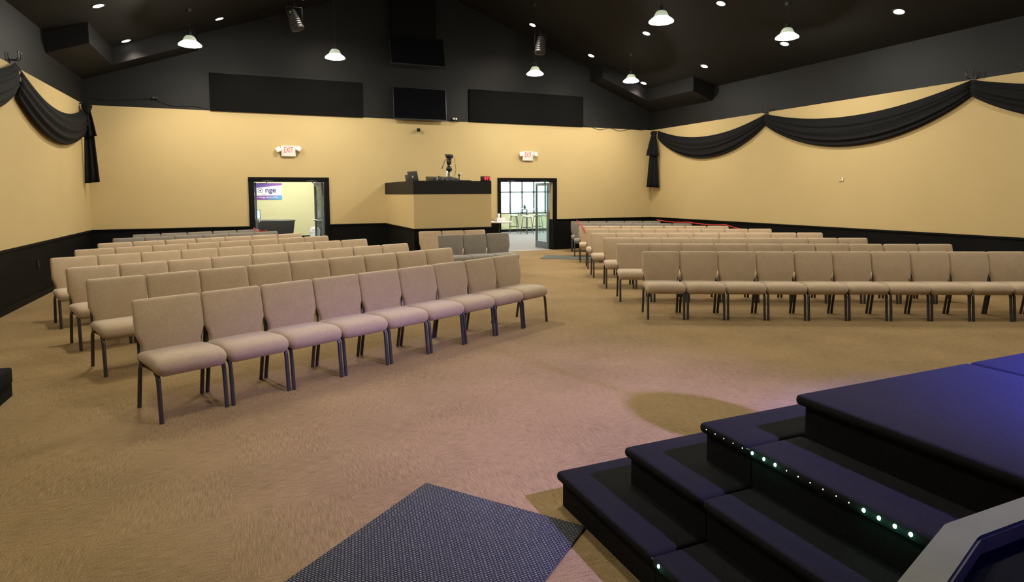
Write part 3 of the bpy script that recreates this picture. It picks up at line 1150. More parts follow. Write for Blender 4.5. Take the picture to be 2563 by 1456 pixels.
# hooks that carry the swags
for hx, hy, hz, side_ in ((XR, 11.53, 3.66, 'middle of the right wall'), (XR, 6.83, 3.70, 'near end of the right wall'), (XL, 11.62, 3.74, 'left wall')):
    s = -1 if hx > 0 else 1
    bm = bmesh.new()
    add_box(bm, 0, s * 0.012, -0.05, 0.05, -0.06, 0.02)
    for d in (-0.055, 0.055):
        add_tube(bm, [(0, d * 0.5, 0.0), (s * 0.09, d * 0.8, 0.0), (s * 0.12, d, 0.03), (s * 0.12, d, 0.10)], 0.009, 6)
        add_tube(bm, [(s * 0.12, d, 0.10), (s * 0.12, d, 0.125)], 0.015, 8)
    o = finish(bm, 'drape_hook', 'black_plastic', None, True, (hx, hy, hz))
    tag(o, 'black two-pronged drape hook on the %s' % side_, 'hook', 'drape hooks')

# ------------------------------------------------------------------ upper back wall: panels and televisions
for x0, x1, z0, z1, sd in ((-0.73, 2.83, 3.672, 4.555, 'left'), (5.75, 9.39, 3.685, 4.58, 'right')):
    o = box('acoustic_panel', -(x1 - x0) / 2, (x1 - x0) / 2, -0.05, 0, 0, z1 - z0, 'panel_cloth', None, 0.006, ((x0 + x1) / 2, YB - 0.002, z0))
    tag(o, 'long black acoustic panel on the upper wall, %s of the televisions' % sd, 'acoustic panel', 'black acoustic panels')


def television(loc, w, h, tilt, label):
    t = thing('television', loc, 0, label, 'television', 'wall televisions')
    t.rotation_euler = (tilt, 0, 0)
    box('casing', -w / 2, w / 2, -0.03, 0.035, -h / 2, h / 2, 'black_plastic', t, 0.006)
    box('screen', -w / 2 + 0.018, w / 2 - 0.018, -0.032, -0.028, -h / 2 + 0.03, h / 2 - 0.018, 'screen_black', t)
    box('mount', -0.2, 0.2, 0.03, 0.10, -0.15, 0.15, 'black_plastic', t)
    return t


television((4.325, YB - 0.135, 4.075), 1.45, 0.85, math.radians(-3), 'black television centred at the top of the tan wall')
television((4.20, 15.80, 5.38), 1.45, 0.80, math.radians(-14), 'tilted black television hung above the wall television')
o = box('hanging_column', -0.58, 0.58, -0.12, 0.18, 0, ceil_z(4.7) - 5.72, 'panel_cloth', None, 0.01, (4.17, YB - 0.19, 5.70))
tag(o, 'black boxed column above the tilted television', 'column')

# cables along the upper edge of the tan wall
def cable(label, pts, r=0.007):
    P = [Vector(p) for p in pts]
    out = []
    for i in range(len(P) - 1):
        for k in range(6):
            t = k / 6
            p0, p1, p2, p3 = P[max(i - 1, 0)], P[i], P[i + 1], P[min(i + 2, len(P) - 1)]
            out.append(0.5 * ((2 * p1) + (-p0 + p2) * t + (2 * p0 - 5 * p1 + 4 * p2 - p3) * t * t + (-p0 + 3 * p1 - 3 * p2 + p3) * t ** 3))
    out.append(P[-1])
    o = tube('cable', [p - P[0] for p in out], r, 'black_plastic', None, 5, P[0])
    tag(o, label, 'cable', 'cables along the upper wall')


yc = YB - 0.012
cable('black cable running from the left corner to the left panel', [(-3.1, yc, 3.83), (-2.75, yc, 3.80), (-2.3, yc, 3.84), (-1.9, yc, 3.86), (-1.5, yc, 3.74), (-1.1, yc, 3.76), (-0.74, yc, 3.70)])
cable('sagging black cable right of the right panel', [(9.4, yc, 3.73), (9.7, yc, 3.69), (10.0, yc, 3.62), (10.35, yc, 3.69), (10.7, yc, 3.61), (11.1, yc, 3.68), (11.6, yc, 3.66)])
cable('black cable between the left panel and the television', [(2.84, yc, 3.70), (3.2, yc, 3.68), (3.6, yc, 3.69)])
cable('black cable between the television and the right panel', [(5.05, yc, 3.70), (5.3, yc, 3.66), (5.55, yc, 3.69), (5.75, yc, 3.69)])

# small wall devices
d = thing('security_camera', (4.29, YB, 3.40), 0, 'small black cube camera on the tan wall below the television', 'camera')
rbox('camera_body', 0.09, 0.07, 0.09, 0.015, 'black_plastic', d, (2, 2, 2), None, (0, -0.075, 0))
lathe('lens', [(0.0, 0.006), (0.022, 0.006), (0.026, 0.0), (0.026, -0.01)], 'screen_black', d, 14, (0, -0.108, 0), (math.radians(90), 0, 0))
box('wall_bracket', -0.02, 0.02, -0.045, 0, -0.02, 0.02, 'black_plastic', d)
for lx, ly, lz, lb in ((-1.85, YB, 3.90, 'small black twin-lens wall device beside the left panel'), (5.32, YB, 3.74, 'small pale device on the ledge right of the television')):
    d = thing('wall_device', (lx, ly, lz), 0, lb, 'wall device')
    box('bracket', -0.015, 0.015, -0.05, 0, -0.02, 0.02, 'black_plastic', d)
    rbox('device_body', 0.05, 0.06, 0.05, 0.012, 'black_plastic' if lx < 0 else 'white_plastic', d, (2, 2, 2), None, (-0.035, -0.07, 0))
    rbox('device_body', 0.05, 0.06, 0.05, 0.012, 'black_plastic' if lx < 0 else 'white_plastic', d, (2, 2, 2), None, (0.035, -0.07, 0))
th = thing('thermostat', (XR, 9.40, 1.95), 0, 'tiny beige wall plate on the right wall', 'wall plate')
rbox('cover', 0.02, 0.10, 0.06, 0.006, 'tan_paint', th, (1, 2, 2), None, (-0.011, 0, 0))
rbox('dial', 0.012, 0.03, 0.08, 0.004, 'white_plastic', th, (1, 2, 2), None, (-0.016, -0.045, 0.02))
ol = thing('wall_outlet', (XL, 12.33, 0.56), 0, 'black outlet plate on the left wainscot', 'outlet')
rbox('plate', 0.012, 0.075, 0.12, 0.004, 'black_plastic', ol, (1, 2, 2), None, (0.007, 0, 0))
for dz in (-0.026, 0.026):
    rbox('socket', 0.006, 0.034, 0.03, 0.002, 'dark_grey_plastic', ol, (1, 2, 2), None, (0.014, 0, dz))


# exit signs with emergency lamps
def exit_sign(x, z, tilt, label):
    t = thing('exit_sign', (x, YB, z), 0, label, 'exit sign', 'exit signs over the doorways')
    rbox('housing', 0.345, 0.055, 0.265, 0.012, 'white_plastic', t, (3, 1, 3), None, (0, -0.03, 0))
    text_mesh('exit_letters', 'EXIT', 0.20, 'exit_red', t, 0.002, 0.002, (0, -0.0595, 0.025), (math.radians(90), 0, 0), 'CENTER', 0.55)
    for s in (-1, 1):
        rt = tilt * s
        lamp = thing('lamp_head', (s * 0.215, -0.05, 0.035 + 0.03 * tilt * s)); lamp.parent = t
        lamp.rotation_euler = (math.radians(-10), rt, s * math.radians(18))
        box('bracket', -0.06 * (1 if s > 0 else -1) - 0.015, -0.06 * (1 if s > 0 else -1) + 0.015, -0.01, 0.03, -0.02, 0.03, 'white_plastic', lamp)
        rbox('lamp_shell', 0.105, 0.10, 0.12, 0.02, 'white_plastic', lamp, (2, 2, 2), lambda a, b, c: Vector((a * (1 - b * 2.0), b, c * (1 - b * 2.0))), (0, -0.03, 0))
        rbox('lens', 0.06, 0.008, 0.07, 0.003, 'bright_white', lamp, (1, 1, 1), None, (0, -0.078, 0))
    return t


exit_sign(0.985, 2.76, math.radians(28), 'white EXIT sign with askew lamp heads above the left doorway')
exit_sign(7.545, 2.77, math.radians(3), 'white EXIT sign with level lamp heads above the right doorway')

# ------------------------------------------------------------------ things on the booth
DK = 1.94


def laptop(loc, rz, label, w=0.36, h=0.25, logo=True):
    t = thing('laptop', loc, rz, label, 'laptop', 'laptops on the booth')
    rbox('keyboard_base', w, 0.25, 0.018, 0.006, 'dark_grey_plastic', t, (2, 2, 1), None, (0, 0.125, 0.0095))
    lid = thing('lid', (0, 0, 0.018)); lid.parent = t
    lid.rotation_euler = (math.radians(12), 0, 0)
    rbox('lid_shell', w, 0.01, h, 0.004, 'dark_grey_plastic', lid, (2, 1, 2), None, (0, 0, h / 2))
    if logo:
        lathe('lid_emblem', [(0, 0.001), (0.028, 0.001), (0.03, 0)], 'pale_logo', lid, 16, (0, -0.0052, h * 0.5), (math.radians(90), 0, 0))
    return t


laptop((3.60, 14.05, DK + 0.001), math.radians(-68), 'dark laptop with a pale lid emblem on the booth corner', 0.38, 0.26)
laptop((3.60, 14.50, DK + 0.001), math.radians(-80), 'second dark laptop half hidden behind the first on the booth', 0.34, 0.19, False)
# mixer and papers
mx = thing('mixing_console', (4.28, 13.98, DK), 0, 'black mixing console on the booth desk', 'mixing console')
prism('console_body', [(-0.32, 0.0), (0.32, 0.0), (0.32, 0.165), (-0.32, 0.09)], 'x', -0.33, 0.33, 'black_plastic', mx, 0.008)
bm = bmesh.new()
for i in range(10):
    add_box(bm, -0.28 + i * 0.06, -0.26 + i * 0.06, -0.2, -0.14, 0.09, 0.125)
finish(bm, 'faders', 'fixture_grey', mx)
lm = thing('desk_lamp', (4.12, 13.50, DK), 0, 'small chrome gooseneck lamp lying over the mixing console', 'lamp')
tube('neck', [(-0.12, 0, 0), (-0.12, 0, 0.10), (-0.09, 0, 0.15), (-0.02, 0, 0.13), (0.02, 0, 0.09)], 0.008, 'chrome', lm, 8)
lathe('shade', [(0.0, 0.03), (0.03, 0.025), (0.075, 0.0), (0.07, 0.0), (0.0, 0.02)], 'chrome', lm, 18, (0.06, 0, 0.065))
lathe('foot', [(0.0, 0.012), (0.04, 0.012), (0.045, 0.0), (0.0, 0.0)], 'black_plastic', lm, 16, (-0.12, 0, 0))

# video camera on a tripod
vc = thing('video_tripod', (4.62, 14.55, DK), 0, 'silver-legged tripod carrying the video camera on the booth', 'tripod')
for i, an in enumerate((200, 320, 80)):
    c, s = math.cos(math.radians(an)), math.sin(math.radians(an))
    bm = bmesh.new()
    for o_ in (-0.014, 0.014):
        add_tube(bm, [(c * 0.045 - s * o_, s * 0.045 + c * o_, 0.33), (c * 0.115 - s * o_, s * 0.115 + c * o_, 0.0)], 0.011, 8)
    lg = finish(bm, 'leg', 'chrome', vc, True)
    rbox('foot', 0.04, 0.03, 0.02, 0.008, 'black_plastic', lg, (1, 1, 1), None, (c * 0.118, s * 0.118, 0.010))
lathe('spider', [(0.0, 0.42), (0.055, 0.415), (0.075, 0.37), (0.07, 0.32), (0.04, 0.29), (0.0, 0.29)], 'black_plastic', vc, 14)
lathe('bowl', [(0.0, 0.455), (0.045, 0.455), (0.05, 0.44), (0.035, 0.42), (0.0, 0.41)], 'chrome', vc, 16)
lathe('pan_head', [(0.0, 0.60), (0.05, 0.595), (0.062, 0.56), (0.06, 0.51), (0.05, 0.48), (0.04, 0.45), (0.0, 0.45)], 'black_plastic', vc, 16)
rbox('tilt_block', 0.09, 0.12, 0.05, 0.012, 'black_plastic', vc, (2, 2, 2), None, (0.005, 0, 0.60))
tube('pan_handle', [(-0.06, -0.02, 0.585), (-0.10, -0.03, 0.58), (-0.14, -0.05, 0.52), (-0.20, -0.08, 0.39), (-0.215, -0.085, 0.36)], [0.009, 0.009, 0.009, 0.013, 0.013], 'black_plastic', vc, 8)
cm = thing('video_camera', (4.62, 14.55, DK + 0.626), 0, 'black video camera mounted on the booth tripod', 'camera')
rbox('camera_body', 0.14, 0.20, 0.09, 0.02, 'black_plastic', cm, (2, 3, 2), None, (0.02, 0.02, 0.045))
lathe('lens_barrel', [(0.0, 0.10), (0.034, 0.10), (0.036, 0.09), (0.036, 0.02), (0.03, 0.0), (0.0, 0.0)], 'black_plastic', cm, 18, (-0.045, -0.02, 0.045), (math.radians(80), 0, math.radians(-35)))
rbox('viewfinder', 0.04, 0.05, 0.035, 0.01, 'black_plastic', cm, (1, 1, 1), None, (0.04, 0.11, 0.085))
tube('video_lead', [(0.09, 0.05, 0.05), (0.14, 0.03, 0.02), (0.16, 0, -0.15), (0.18, 0, -0.28), (0.15, 0.0, -0.42), (0.16, 0.03, -0.60)], 0.005, 'black_plastic', cm, 6)
ms = thing('small_stand', (4.83, 14.40, DK), 0, 'small stand with a tilted white rod beside the video tripod', 'stand')
for an in (30, 150, 270):
    c, s = math.cos(math.radians(an)), math.sin(math.radians(an))
    tube('leg', [(0, 0, 0.06), (c * 0.07, s * 0.07, 0.005)], 0.006, 'black_plastic', ms, 6)
tube('post', [(0, 0, 0.04), (0, 0, 0.20)], 0.014, 'black_plastic', ms, 8)
rbox('clamp', 0.05, 0.04, 0.05, 0.01, 'black_plastic', ms, (1, 1, 1), None, (0, 0, 0.205))
tube('rod', [(-0.09, 0, 0.11), (0.09, 0, 0.29)], 0.008, 'bright_white', ms, 8)
kb = thing('keyboard', (4.60, 13.50, DK), 0, 'flat black keyboard on the booth desk', 'keyboard')
rbox('keyboard_case', 0.42, 0.14, 0.055, 0.006, 'black_plastic', kb, (2, 2, 1), None, (0, 0, 0.028))
bm = bmesh.new()
for i in range(14):
    for j in range(4):
        add_box(bm, -0.195 + i * 0.028, -0.172 + i * 0.028, -0.055 + j * 0.028, -0.032 + j * 0.028, 0.054, 0.062)
kk = finish(bm, 'keys', 'dark_grey_plastic', kb)
kk['kind'] = 'stuff'

# digital clock, 9:37
ck = thing('digital_clock', (5.10, BY0 + 0.06, 1.981), 0, 'small black digital clock with red numerals reading 9:37', 'clock')
rbox('clock_case', 0.225, 0.075, 0.108, 0.008, 'black_plastic', ck, (2, 1, 1), None, (0, 0, 0.055))
SEG = {'9': 'abcdfg', '3': 'abcdg', '7': 'abc'}
bm = bmesh.new()
def seg7(ch, x0, z0, w=0.034, h=0.070, t=0.008):
    hh = h / 2
    S_ = {'a': (0, h - t, w, h), 'd': (0, 0, w, t), 'g': (0, hh - t / 2, w, hh + t / 2), 'b': (w - t, hh, w, h), 'c': (w - t, 0, w, hh), 'f': (0, hh, t, h), 'e': (0, 0, t, hh)}
    for q in SEG[ch]:
        a, b, c_, d_ = S_[q]
        add_box(bm, x0 + a, x0 + c_, -0.0405, -0.0375, z0 + b, z0 + d_)
seg7('9', -0.038, 0.02); seg7('3', 0.018, 0.02); seg7('7', 0.062, 0.02)
for dz in (0.038, 0.066):
    add_box(bm, 0.003, 0.010, -0.0405, -0.0375, dz, dz + 0.008)
finish(bm, 'red_numerals', 'clock_red', ck)

# white round table with boxes behind the booth
rt = thing('round_table', (6.36, 15.6, 0), 0, 'white round table standing between the booth and right doorway', 'table')
lathe('table_top', [(0.0, 0.92), (0.36, 0.92), (0.37, 0.91), (0.37, 0.895), (0.35, 0.885), (0.0, 0.885)], 'bright_white', rt, 36)
lathe('pedestal', [(0.04, 0.885), (0.035, 0.6), (0.035, 0.06), (0.0, 0.06)], 'black_plastic', rt, 16)
lathe('base', [(0.0, 0.05), (0.1, 0.045), (0.24, 0.015), (0.25, 0.0), (0.0, 0.0)], 'black_plastic', rt, 28)
tb = thing('tissue_box', (6.36, 15.48, 0.92), 0.1, 'white tissue box on the round white table', 'box')
rbox('carton', 0.26, 0.14, 0.10, 0.008, 'bright_white', tb, (2, 2, 1), None, (0, 0, 0.051))
rbox('tissue', 0.10, 0.05, 0.14, 0.02, 'bright_white', tb, (2, 2, 3), lambda x, y, z: Vector((x * (1 + z * 3), y + 0.02 * math.sin(x * 40), z)), (-0.04, 0, 0.15))

# ------------------------------------------------------------------ pendant lamps
def make_pendant():
    t = thing('pendant_lamp')
    lathe('bright_rim', [(0.205, -0.004), (0.218, 0.0), (0.214, 0.022), (0.18, 0.052), (0.135, 0.085), (0.12, 0.085), (0.16, 0.05)], 'rim_glow', t, 32)
    lathe('refractor_dome', [(0.135, 0.085), (0.118, 0.125), (0.098, 0.165), (0.07, 0.19), (0.045, 0.195), (0.045, 0.185), (0.09, 0.155), (0.12, 0.085)], 'acrylic_dome', t, 32)
    lathe('lens', [(0.0, -0.03), (0.09, -0.026), (0.17, -0.014), (0.207, 0.0), (0.15, 0.02), (0.0, 0.03)], 'lamp_white', t, 24)
    lathe('ballast_housing', [(0.0, 0.29), (0.03, 0.285), (0.042, 0.275), (0.042, 0.195), (0.03, 0.185), (0.0, 0.185)], 'black_plastic', t, 20)
    return t


pend0 = make_pendant()
PNAMES = {
    (-5.31, 14.12): 'lit dome pendant lamp in the rear row, nearest the left wall',
    (-2.46, 14.20): 'lit dome pendant lamp in the rear row, left of the televisions',
    (2.46, 14.20): 'lit dome pendant lamp in the rear row, right of the televisions',
    (5.31, 14.12): 'lit dome pendant lamp in the rear row, by the right soffit',
    (2.46, 9.05): 'lit dome pendant lamp in the nearer row, right of the ridge',
    (5.44, 9.02): 'lit dome pendant lamp in the nearer row, nearest the right wall',
    (-2.46, 9.05): 'lit dome pendant lamp above the left block, out of view',
    (-5.44, 9.02): 'lit dome pendant lamp by the left wall, out of view',
    (2.46, 3.9): 'dimmed dome pendant lamp above the stage steps, out of view',
    (5.44, 3.9): 'dimmed dome pendant lamp by the right wall, out of view',
    (-2.46, 3.9): 'dimmed dome pendant lamp above the camera, out of view',
    (-5.44, 3.9): 'dimmed dome pendant lamp near the left wall, out of view',
}
pends = [pend0] + [copy_tree(pend0) for _ in range(len(PNAMES) - 1)]
for o, ((dx, py), lab) in zip(pends, PNAMES.items()):
    x = XC + dx
    o.location = (x, py, 4.70)
    tag(o, lab, 'pendant lamp', 'dome pendant lamps')
    dim = 0.68 if py < 5 else 1.0
    L_ = ceil_z(x) - 4.70
    tube('cord', [(0, 0, 0.28), (0, 0, L_)], 0.006, 'black_plastic', o, 6)
    lathe('canopy', [(0.0, L_ - 0.05), (0.05, L_ - 0.045), (0.06, L_ - 0.012), (0.06, L_ + 0.03), (0, L_ + 0.03)], 'black_plastic', o, 16)
    add_light('lamp_light', 'AREA', (0, 0, -0.035), PENDANT_W * dim, PENDANT_RGB, o, shape='DISK', size=0.40)
    add_light('lamp_glow', 'POINT', (0, 0, -0.075), PENDANT_SIDE_W * dim, PENDANT_RGB, o, shadow_soft_size=0.04)

# ------------------------------------------------------------------ recessed can lights
def make_can():
    t = thing('recessed_light')
    lathe('trim_ring', [(0.085, 0.0), (0.088, -0.008), (0.115, -0.010), (0.120, 0.0), (0.120, 0.01), (0.085, 0.01)], 'black_plastic', t, 28)
    lathe('lens', [(0.0, -0.008), (0.06, -0.007), (0.086, -0.003), (0.086, 0.004), (0.0, 0.004)], 'can_lens', t, 24)
    return t


can0 = make_can()
CANS = [(-6.6, 15.35, 'by the left back soffit'), (-4.79, 15.35, 'second from the left in the row along the back wall'), (-2.94, 15.35, 'third from the left in the row along the back wall'),
        (-6.6, 12.72, 'nearest the upper left corner of the photo'),
        (2.94, 15.35, 'by the back wall, just right of the televisions'), (4.79, 15.35, 'near the back wall between two pendants'), (6.6, 15.35, 'by the right back soffit'),
        (2.94, 12.80, 'cut by the top edge of the photo'), (4.79, 12.72, 'just below the nearer pendant right of the ridge'), (6.6, 12.72, 'low over the right wall beyond the pendants'),
        (4.79, 10.15, 'at the top edge between the two nearer pendants'), (6.6, 10.15, 'just under the pendant nearest the right wall'), (6.6, 7.58, 'nearest the upper right corner of the photo')]
cans = [can0] + [copy_tree(can0) for _ in range(len(CANS) - 1)]
for o, (dx, cy, lab) in zip(cans, CANS):
    x = XC + dx
    s = 1 if dx > 0 else -1
    tilt = math.atan(0.36) * s
    z = ceil_z(x)
    o.location = (x, cy, z - 0.001)
    o.rotation_euler = (0, tilt, 0)
    tag(o, 'small round recessed ceiling light ' + lab, 'ceiling light', 'recessed ceiling lights')
    add_light('can_beam', 'SPOT', (0, 0, -0.03), CAN_W, CAN_RGB, o, shadow_soft_size=0.07, spot_size=math.radians(105), spot_blend=0.9)

# ------------------------------------------------------------------ barrel fixtures hanging near the back wall
def barrel(x, y, z, lean, led, label):
    t = thing('barrel_spotlight', (x, y, z), 0, label, 'spotlight', 'barrel spotlights near the ridge')
    b = thing('barrel', (0, 0, 0)); b.parent = t
    b.rotation_euler = (math.radians(-8), lean, 0)
    prof = [(0.0, 0.24), (0.09, 0.235), (0.10, 0.21)]
    for k in range(7):
        zz = 0.20 - k * 0.055
        rr = 0.105 + 0.006 * k
        prof += [(rr, zz), (rr + 0.006, zz - 0.006), (rr + 0.006, zz - 0.022), (rr, zz - 0.03)]
    prof += [(0.152, -0.18), (0.155, -0.225), (0.145, -0.225), (0.12, -0.19), (0.0, -0.19)]
    lathe('ribbed_housing', prof, 'fixture_grey', b, 28)
    bm = bmesh.new()
    add_tube(bm, [(-0.17, 0, 0.0), (-0.17, 0, 0.30), (0.17, 0, 0.30), (0.17, 0, 0.0)], 0.012, 8)
    finish(bm, 'yoke', 'black_plastic', t, True)
    L_ = ceil_z(x) - z
    tube('stem', [(0, 0, 0.30), (0, 0, L_)], 0.014, 'black_plastic', t, 8)
    lathe('indicator', [(0, 0.008), (0.008, 0.004), (0.008, 0), (0, 0)], led, t, 8, (-0.10, -0.13, 0.14))
    lathe('knob', [(0, 0.03), (0.02, 0.03), (0.02, 0), (0, 0)], 'chrome', t, 10, (-0.06, -0.12, 0.02), (math.radians(90), 0, 0))


barrel(XC - 3.2, 15.4, 5.75, math.radians(-18), 'led_green_dot', 'grey ribbed barrel spotlight hanging left of the televisions')
barrel(XC + 3.2, 15.4, 5.75, math.radians(10), 'led_red_dot', 'dark ribbed barrel spotlight hanging right of the televisions')

# ------------------------------------------------------------------ blue stage lights (hung over the stage, out of view)
def stage_par(loc, target, energy, color, size, label, blend=0.35, soft=0.05):
    t = thing('stage_par_light', loc, 0, label, 'stage light', 'stage lights over the stage')
    v = (Vector(target) - Vector(loc))
    h = thing('housing_pivot'); h.parent = t
    h.rotation_euler = v.to_track_quat('-Z', 'Y').to_euler()
    lathe('can_housing', [(0.0, 0.28), (0.08, 0.27), (0.11, 0.20), (0.115, 0.0), (0.105, 0.0), (0.10, 0.19), (0.0, 0.22)], 'black_plastic', h, 24)
    add_light('par_beam', 'SPOT', (0, 0, -0.01), energy, color, h, shadow_soft_size=soft, spot_size=size, spot_blend=blend)
    tube('hanger', [(0, 0, 0.12), (0, 0, ceil_z(loc[0]) - loc[2])], 0.015, 'black_plastic', t, 8)


stage_par((4.4, -0.9, 4.4), (2.55, 3.2, 0), BLUE_W * 2.7, (0.42, 0.34, 1.0), math.radians(48), 'lavender stage light above the stage', 1.0, 0.04)
stage_par((4.3, -1.5, 4.6), (4.5, -0.1, 0.76), BLUE_W * 30.0, (0.03, 0.05, 1.0), math.radians(61), 'deep blue stage light above the stage', 0.85, 0.05)
stage_par((2.6, -1.2, 4.4), (1.35, 0.40, 1.1), BLUE_W * 0.10, (0.02, 0.05, 1.0), math.radians(13), 'added blue light to tint the lectern panel', 0.6, 0.05)  # extra lamp added to turn the lectern panel blue

occ = thing('hanging_occluder', (3.83, 1.10, 2.42), 0, 'round black loudspeaker added above the stage, out of view', 'occluder')  # unseen object added only to cast the round shadow on the floor
lathe('occluder_body', [(0.0, 0.2), (0.07, 0.187), (0.14, 0.143), (0.187, 0.07), (0.2, 0.0), (0.187, -0.07), (0.14, -0.143), (0.13, -0.15)], 'black_plastic', occ, 28)
lathe('occluder_cap', [(0.13, -0.15), (0.12, -0.162), (0.0, -0.166)], 'dark_grey_plastic', occ, 28)
tube('hanger', [(0, 0, 0.19), (0, 0, ceil_z(3.77) - 2.42)], 0.008, 'black_plastic', occ, 8)

# ------------------------------------------------------------------ foyer furnishings
for fx, fy, fl in ((1.0, 19.0, 'just inside the left doorway'), (1.4, 22.6, 'above the reception desk'), (7.6, 19.0, 'just inside the right doorway'), (10.8, 21.5, 'above the bar stools')):
    t = thing('foyer_fill_light', (fx, fy, FZ), 0, 'added white foyer fill light, unseen, ' + fl, 'ceiling light', 'added foyer fill lights')  # unseen lamps added to brighten the foyer
    lathe('trim_ring', [(0.09, 0.0), (0.10, -0.01), (0.13, -0.004), (0.13, 0.0)], 'bright_white', t, 24)
    lathe('lens', [(0.0, -0.006), (0.09, -0.004), (0.09, 0.0)], 'can_lens', t, 20)
    add_light('downlight', 'POINT', (0, 0, -0.12), FOYER_W, (1.0, 0.97, 0.86), t, shadow_soft_size=0.09)

# reception desk with slanted side, monitor on top
dk = thing('reception_desk', (0.3, 21.2, 0), 0, 'black reception desk with a slanted side seen through the left doorway', 'desk')
prism('desk_front', [(-1.2, 0.0), (0.99, 0.0), (1.10, 0.82), (-1.2, 0.82)], 'y', -0.30, -0.22, 'black_plastic', dk, 0.006)
prism('desk_body', [(-1.15, 0.0), (0.90, 0.0), (1.0, 0.80), (-1.15, 0.80)], 'y', -0.22, 0.35, 'black_plastic', dk, 0.006)
rbox('counter_top', 2.32, 0.70, 0.035, 0.012, 'dark_grey_plastic', dk, (4, 3, 1), None, (-0.04, 0.04, 0.838))
mo = thing('computer_monitor', (0.20, 21.3, 0.856), 0, 'monitor with a blue desktop picture on the reception desk', 'monitor')
rbox('casing', 0.36, 0.035, 0.30, 0.01, 'black_plastic', mo, (2, 1, 2), None, (0, 0, 0.19))
box('screen', -0.165, 0.165, -0.0195, -0.017, 0.055, 0.325, 'screen_blue', mo)
rbox('stand', 0.18, 0.12, 0.02, 0.008, 'black_plastic', mo, (1, 1, 1), None, (0, 0, 0.011))
tube('neck', [(0, 0.03, 0.02), (0, 0.02, 0.12)], 0.015, 'black_plastic', mo, 8)

# banner on the foyer wall
bn = thing('wall_banner', (0.42, FY1, 1.80), 0, 'purple and white printed banner on the foyer wall', 'banner')
box('banner_board', -0.80, 0.80, -0.03, -0.002, -0.31, 0.31, 'banner_print', bn, 0.004)
prism('white_field', [(-0.80, -0.02), (-0.52, -0.16), (0.80, -0.15), (0.80, 0.23), (-0.35, 0.10), (-0.80, 0.16)], 'y', -0.033, -0.029, 'bright_white', bn)
R90 = (math.radians(90), 0, 0)
text_mesh('banner_word', 'ch', 0.27, 'purple_ink', bn, 0.001, 0.006, (-0.24, -0.035, 0.045), R90)
text_mesh('banner_word', 'nge', 0.27, 'purple_ink', bn, 0.001, 0.006, (0.40, -0.035, 0.045), R90)
bm = bmesh.new()
for k in range(4):
    pts = [(0.045 + 0.085 * math.cos(a_), -0.036, 0.03 + 0.085 * math.sin(a_)) for a_ in [math.radians(k * 90 + 8 + j * 10.5) for j in range(8)]]
    add_tube(bm, pts, 0.011, 6)
finish(bm, 'banner_ring', 'purple_ink', bn, True)
lathe('banner_dot', [(0, 0.003), (0.03, 0.003), (0.032, 0)], 'purple_ink', bn, 16, (0.045, -0.034, 0.03), R90)
tube('banner_swirl', [(0.10, -0.035, -0.125), (0.13, -0.035, -0.108), (0.17, -0.035, -0.118), (0.22, -0.035, -0.108)], 0.006, 'purple_ink', bn, 5)
text_mesh('banner_line', 'epic change starts within', 0.085, 'bright_white', bn, 0.001, 0.0, (0.24, -0.034, -0.215), R90)

# stone column
sc_ = thing('stone_column', (2.48, 22.0, 0), 0, 'rough stone column behind the left doorway leaf', 'column')
box('core', -0.25, 0.25, -0.25, 0.25, 0, FZ, 'stone', sc_)
bm = bmesh.new()
rnd = random.Random(5)
z = 0.0
while z < FZ - 0.05:
    h = rnd.uniform(0.07, 0.14)
    x = -0.30
    while x < 0.28:
        w = rnd.uniform(0.12, 0.26)
        x1 = min(0.30, x + w)
        jx = rnd.uniform(-0.02, 0.02) if x < -0.29 else 0
        add_box(bm, x + 0.006 + jx, x1 - 0.006, -0.30 + rnd.uniform(-0.03, 0.02), -0.2, z + 0.006, min(FZ, z + h) - 0.006)
        x = x1
    y = -0.28
    while y < 0.28:
        w = rnd.uniform(0.12, 0.26)
        y1 = min(0.30, y + w)
        add_box(bm, -0.30 + rnd.uniform(-0.03, 0.02), -0.2, y + 0.006, y1 - 0.006, z + 0.006, min(FZ, z + h) - 0.006)
        y = y1
    z += h
o = finish(bm, 'stones', 'stone', sc_)
o['kind'] = 'stuff'

# white bin with a domed lid
wb = thing('waste_bin', (2.02, 21.0, 0), 0, 'white waste bin with a domed lid in the foyer', 'bin')
lathe('bin_body', [(0.0, 0.0), (0.13, 0.0), (0.14, 0.02), (0.165, 0.44), (0.175, 0.45), (0.175, 0.47), (0.0, 0.47)], 'bright_white', wb, 28)
lathe('domed_lid', [(0.17, 0.471), (0.165, 0.50), (0.14, 0.56), (0.09, 0.61), (0.0, 0.63)], 'bright_white', wb, 28)
box('swing_flap', -0.10, 0.10, -0.155, -0.13, 0.49, 0.55, 'white_plastic', wb, 0.01)

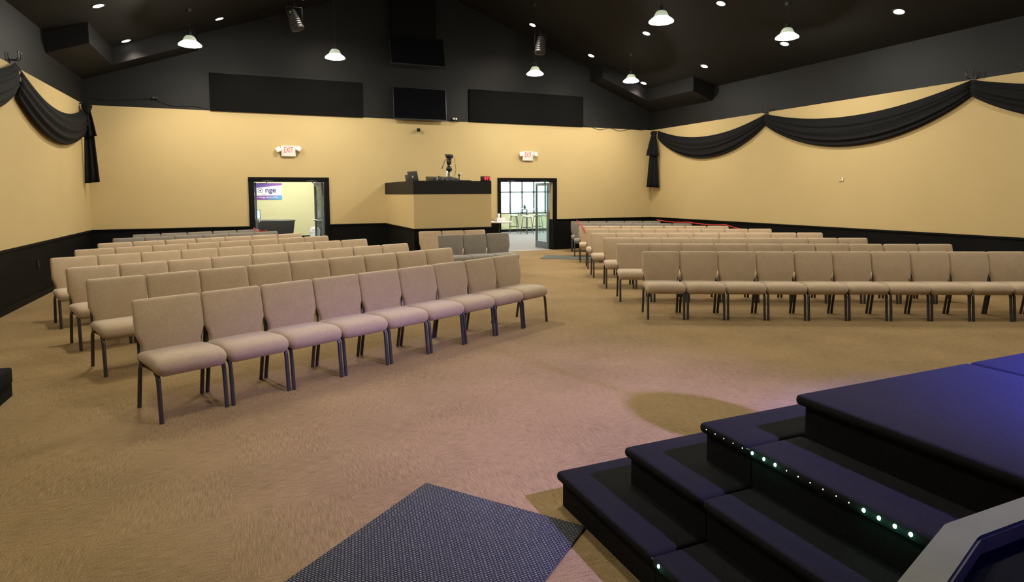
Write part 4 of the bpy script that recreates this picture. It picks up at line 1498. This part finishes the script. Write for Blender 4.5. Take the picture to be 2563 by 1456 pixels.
# bar stools and high table by the window
def make_stool():
    t = thing('bar_stool')
    lathe('seat', [(0.0, 0.78), (0.16, 0.78), (0.19, 0.765), (0.19, 0.735), (0.17, 0.72), (0.0, 0.72)], 'white_plastic', t, 28)
    for k in range(4):
        an = math.radians(45 + 90 * k)
        c, s = math.cos(an), math.sin(an)
        tube('leg', [(c * 0.08, s * 0.08, 0.715), (c * 0.15, s * 0.15, 0.70), (c * 0.18, s * 0.18, 0.64), (c * 0.26, s * 0.26, 0.0)], 0.014, 'leg_metal', t, 8)
    pts = [(0.215 * math.cos(2 * PI * k / 20), 0.215 * math.sin(2 * PI * k / 20), 0.28) for k in range(21)]
    tube('foot_ring', pts, 0.011, 'leg_metal', t, 6)
    bm = bmesh.new()
    for s in (-1, 1):
        add_tube(bm, [(s * 0.15, 0.15, 0.74), (s * 0.17, 0.19, 0.82), (s * 0.17, 0.21, 1.02)], 0.011, 8)
    for zz in (0.90, 0.96, 1.02):
        add_tube(bm, [(-0.17, 0.20, zz), (-0.08, 0.225, zz + 0.005), (0.08, 0.225, zz + 0.005), (0.17, 0.20, zz)], 0.010, 8)
    finish(bm, 'backrest', 'leg_metal', t, True)
    return t


st0 = make_stool()
for i, (x, y, rz, lb) in enumerate(((10.38, 23.72, 2.9, 'black metal bar stool nearest the left jamb'), (10.55, 22.75, 0.3, 'black metal bar stool standing in front of the other two'), (11.30, 23.3, -0.9, 'black metal bar stool half hidden by the open door'))):
    o = st0 if i == 0 else copy_tree(st0)
    o.location = (x, y, 0)
    o.rotation_euler = (0, 0, rz)
    tag(o, lb, 'bar stool', 'bar stools by the foyer window')
ht = thing('high_table', (11.1, 23.95, 0), 0, 'round high table by the foyer window', 'table')
lathe('table_top', [(0.0, 1.02), (0.36, 1.02), (0.38, 1.005), (0.36, 0.985), (0.0, 0.985)], 'bright_white', ht, 32)
lathe('pedestal', [(0.035, 0.985), (0.03, 0.06), (0.0, 0.06)], 'leg_metal', ht, 14)
lathe('base', [(0.0, 0.055), (0.08, 0.05), (0.25, 0.015), (0.26, 0.0), (0.0, 0.0)], 'leg_metal', ht, 24)
pl = thing('potted_plant', (10.95, 23.85, 1.02), 0, 'small green plant on the high table', 'plant')
lathe('pot', [(0.0, 0.0), (0.05, 0.0), (0.07, 0.10), (0.06, 0.10), (0.0, 0.09)], 'dark_grey_plastic', pl, 18)
bm = bmesh.new()
rnd = random.Random(9)
for k in range(26):
    an = rnd.uniform(0, 6.28); l = rnd.uniform(0.08, 0.18); e = rnd.uniform(0.3, 1.3)
    d_ = Vector((math.cos(an) * math.cos(e), math.sin(an) * math.cos(e), math.sin(e)))
    sd = Vector((-math.sin(an), math.cos(an), 0)) * 0.022
    b0 = Vector((0, 0, 0.09)); mid = b0 + d_ * l * 0.6; tip = b0 + d_ * l - Vector((0, 0, 0.02))
    v = [bm.verts.new(p) for p in (b0, mid + sd, tip, mid - sd)]
    bm.faces.new(v)
o = finish(bm, 'leaves', 'leaf_green', pl)
o['kind'] = 'stuff'
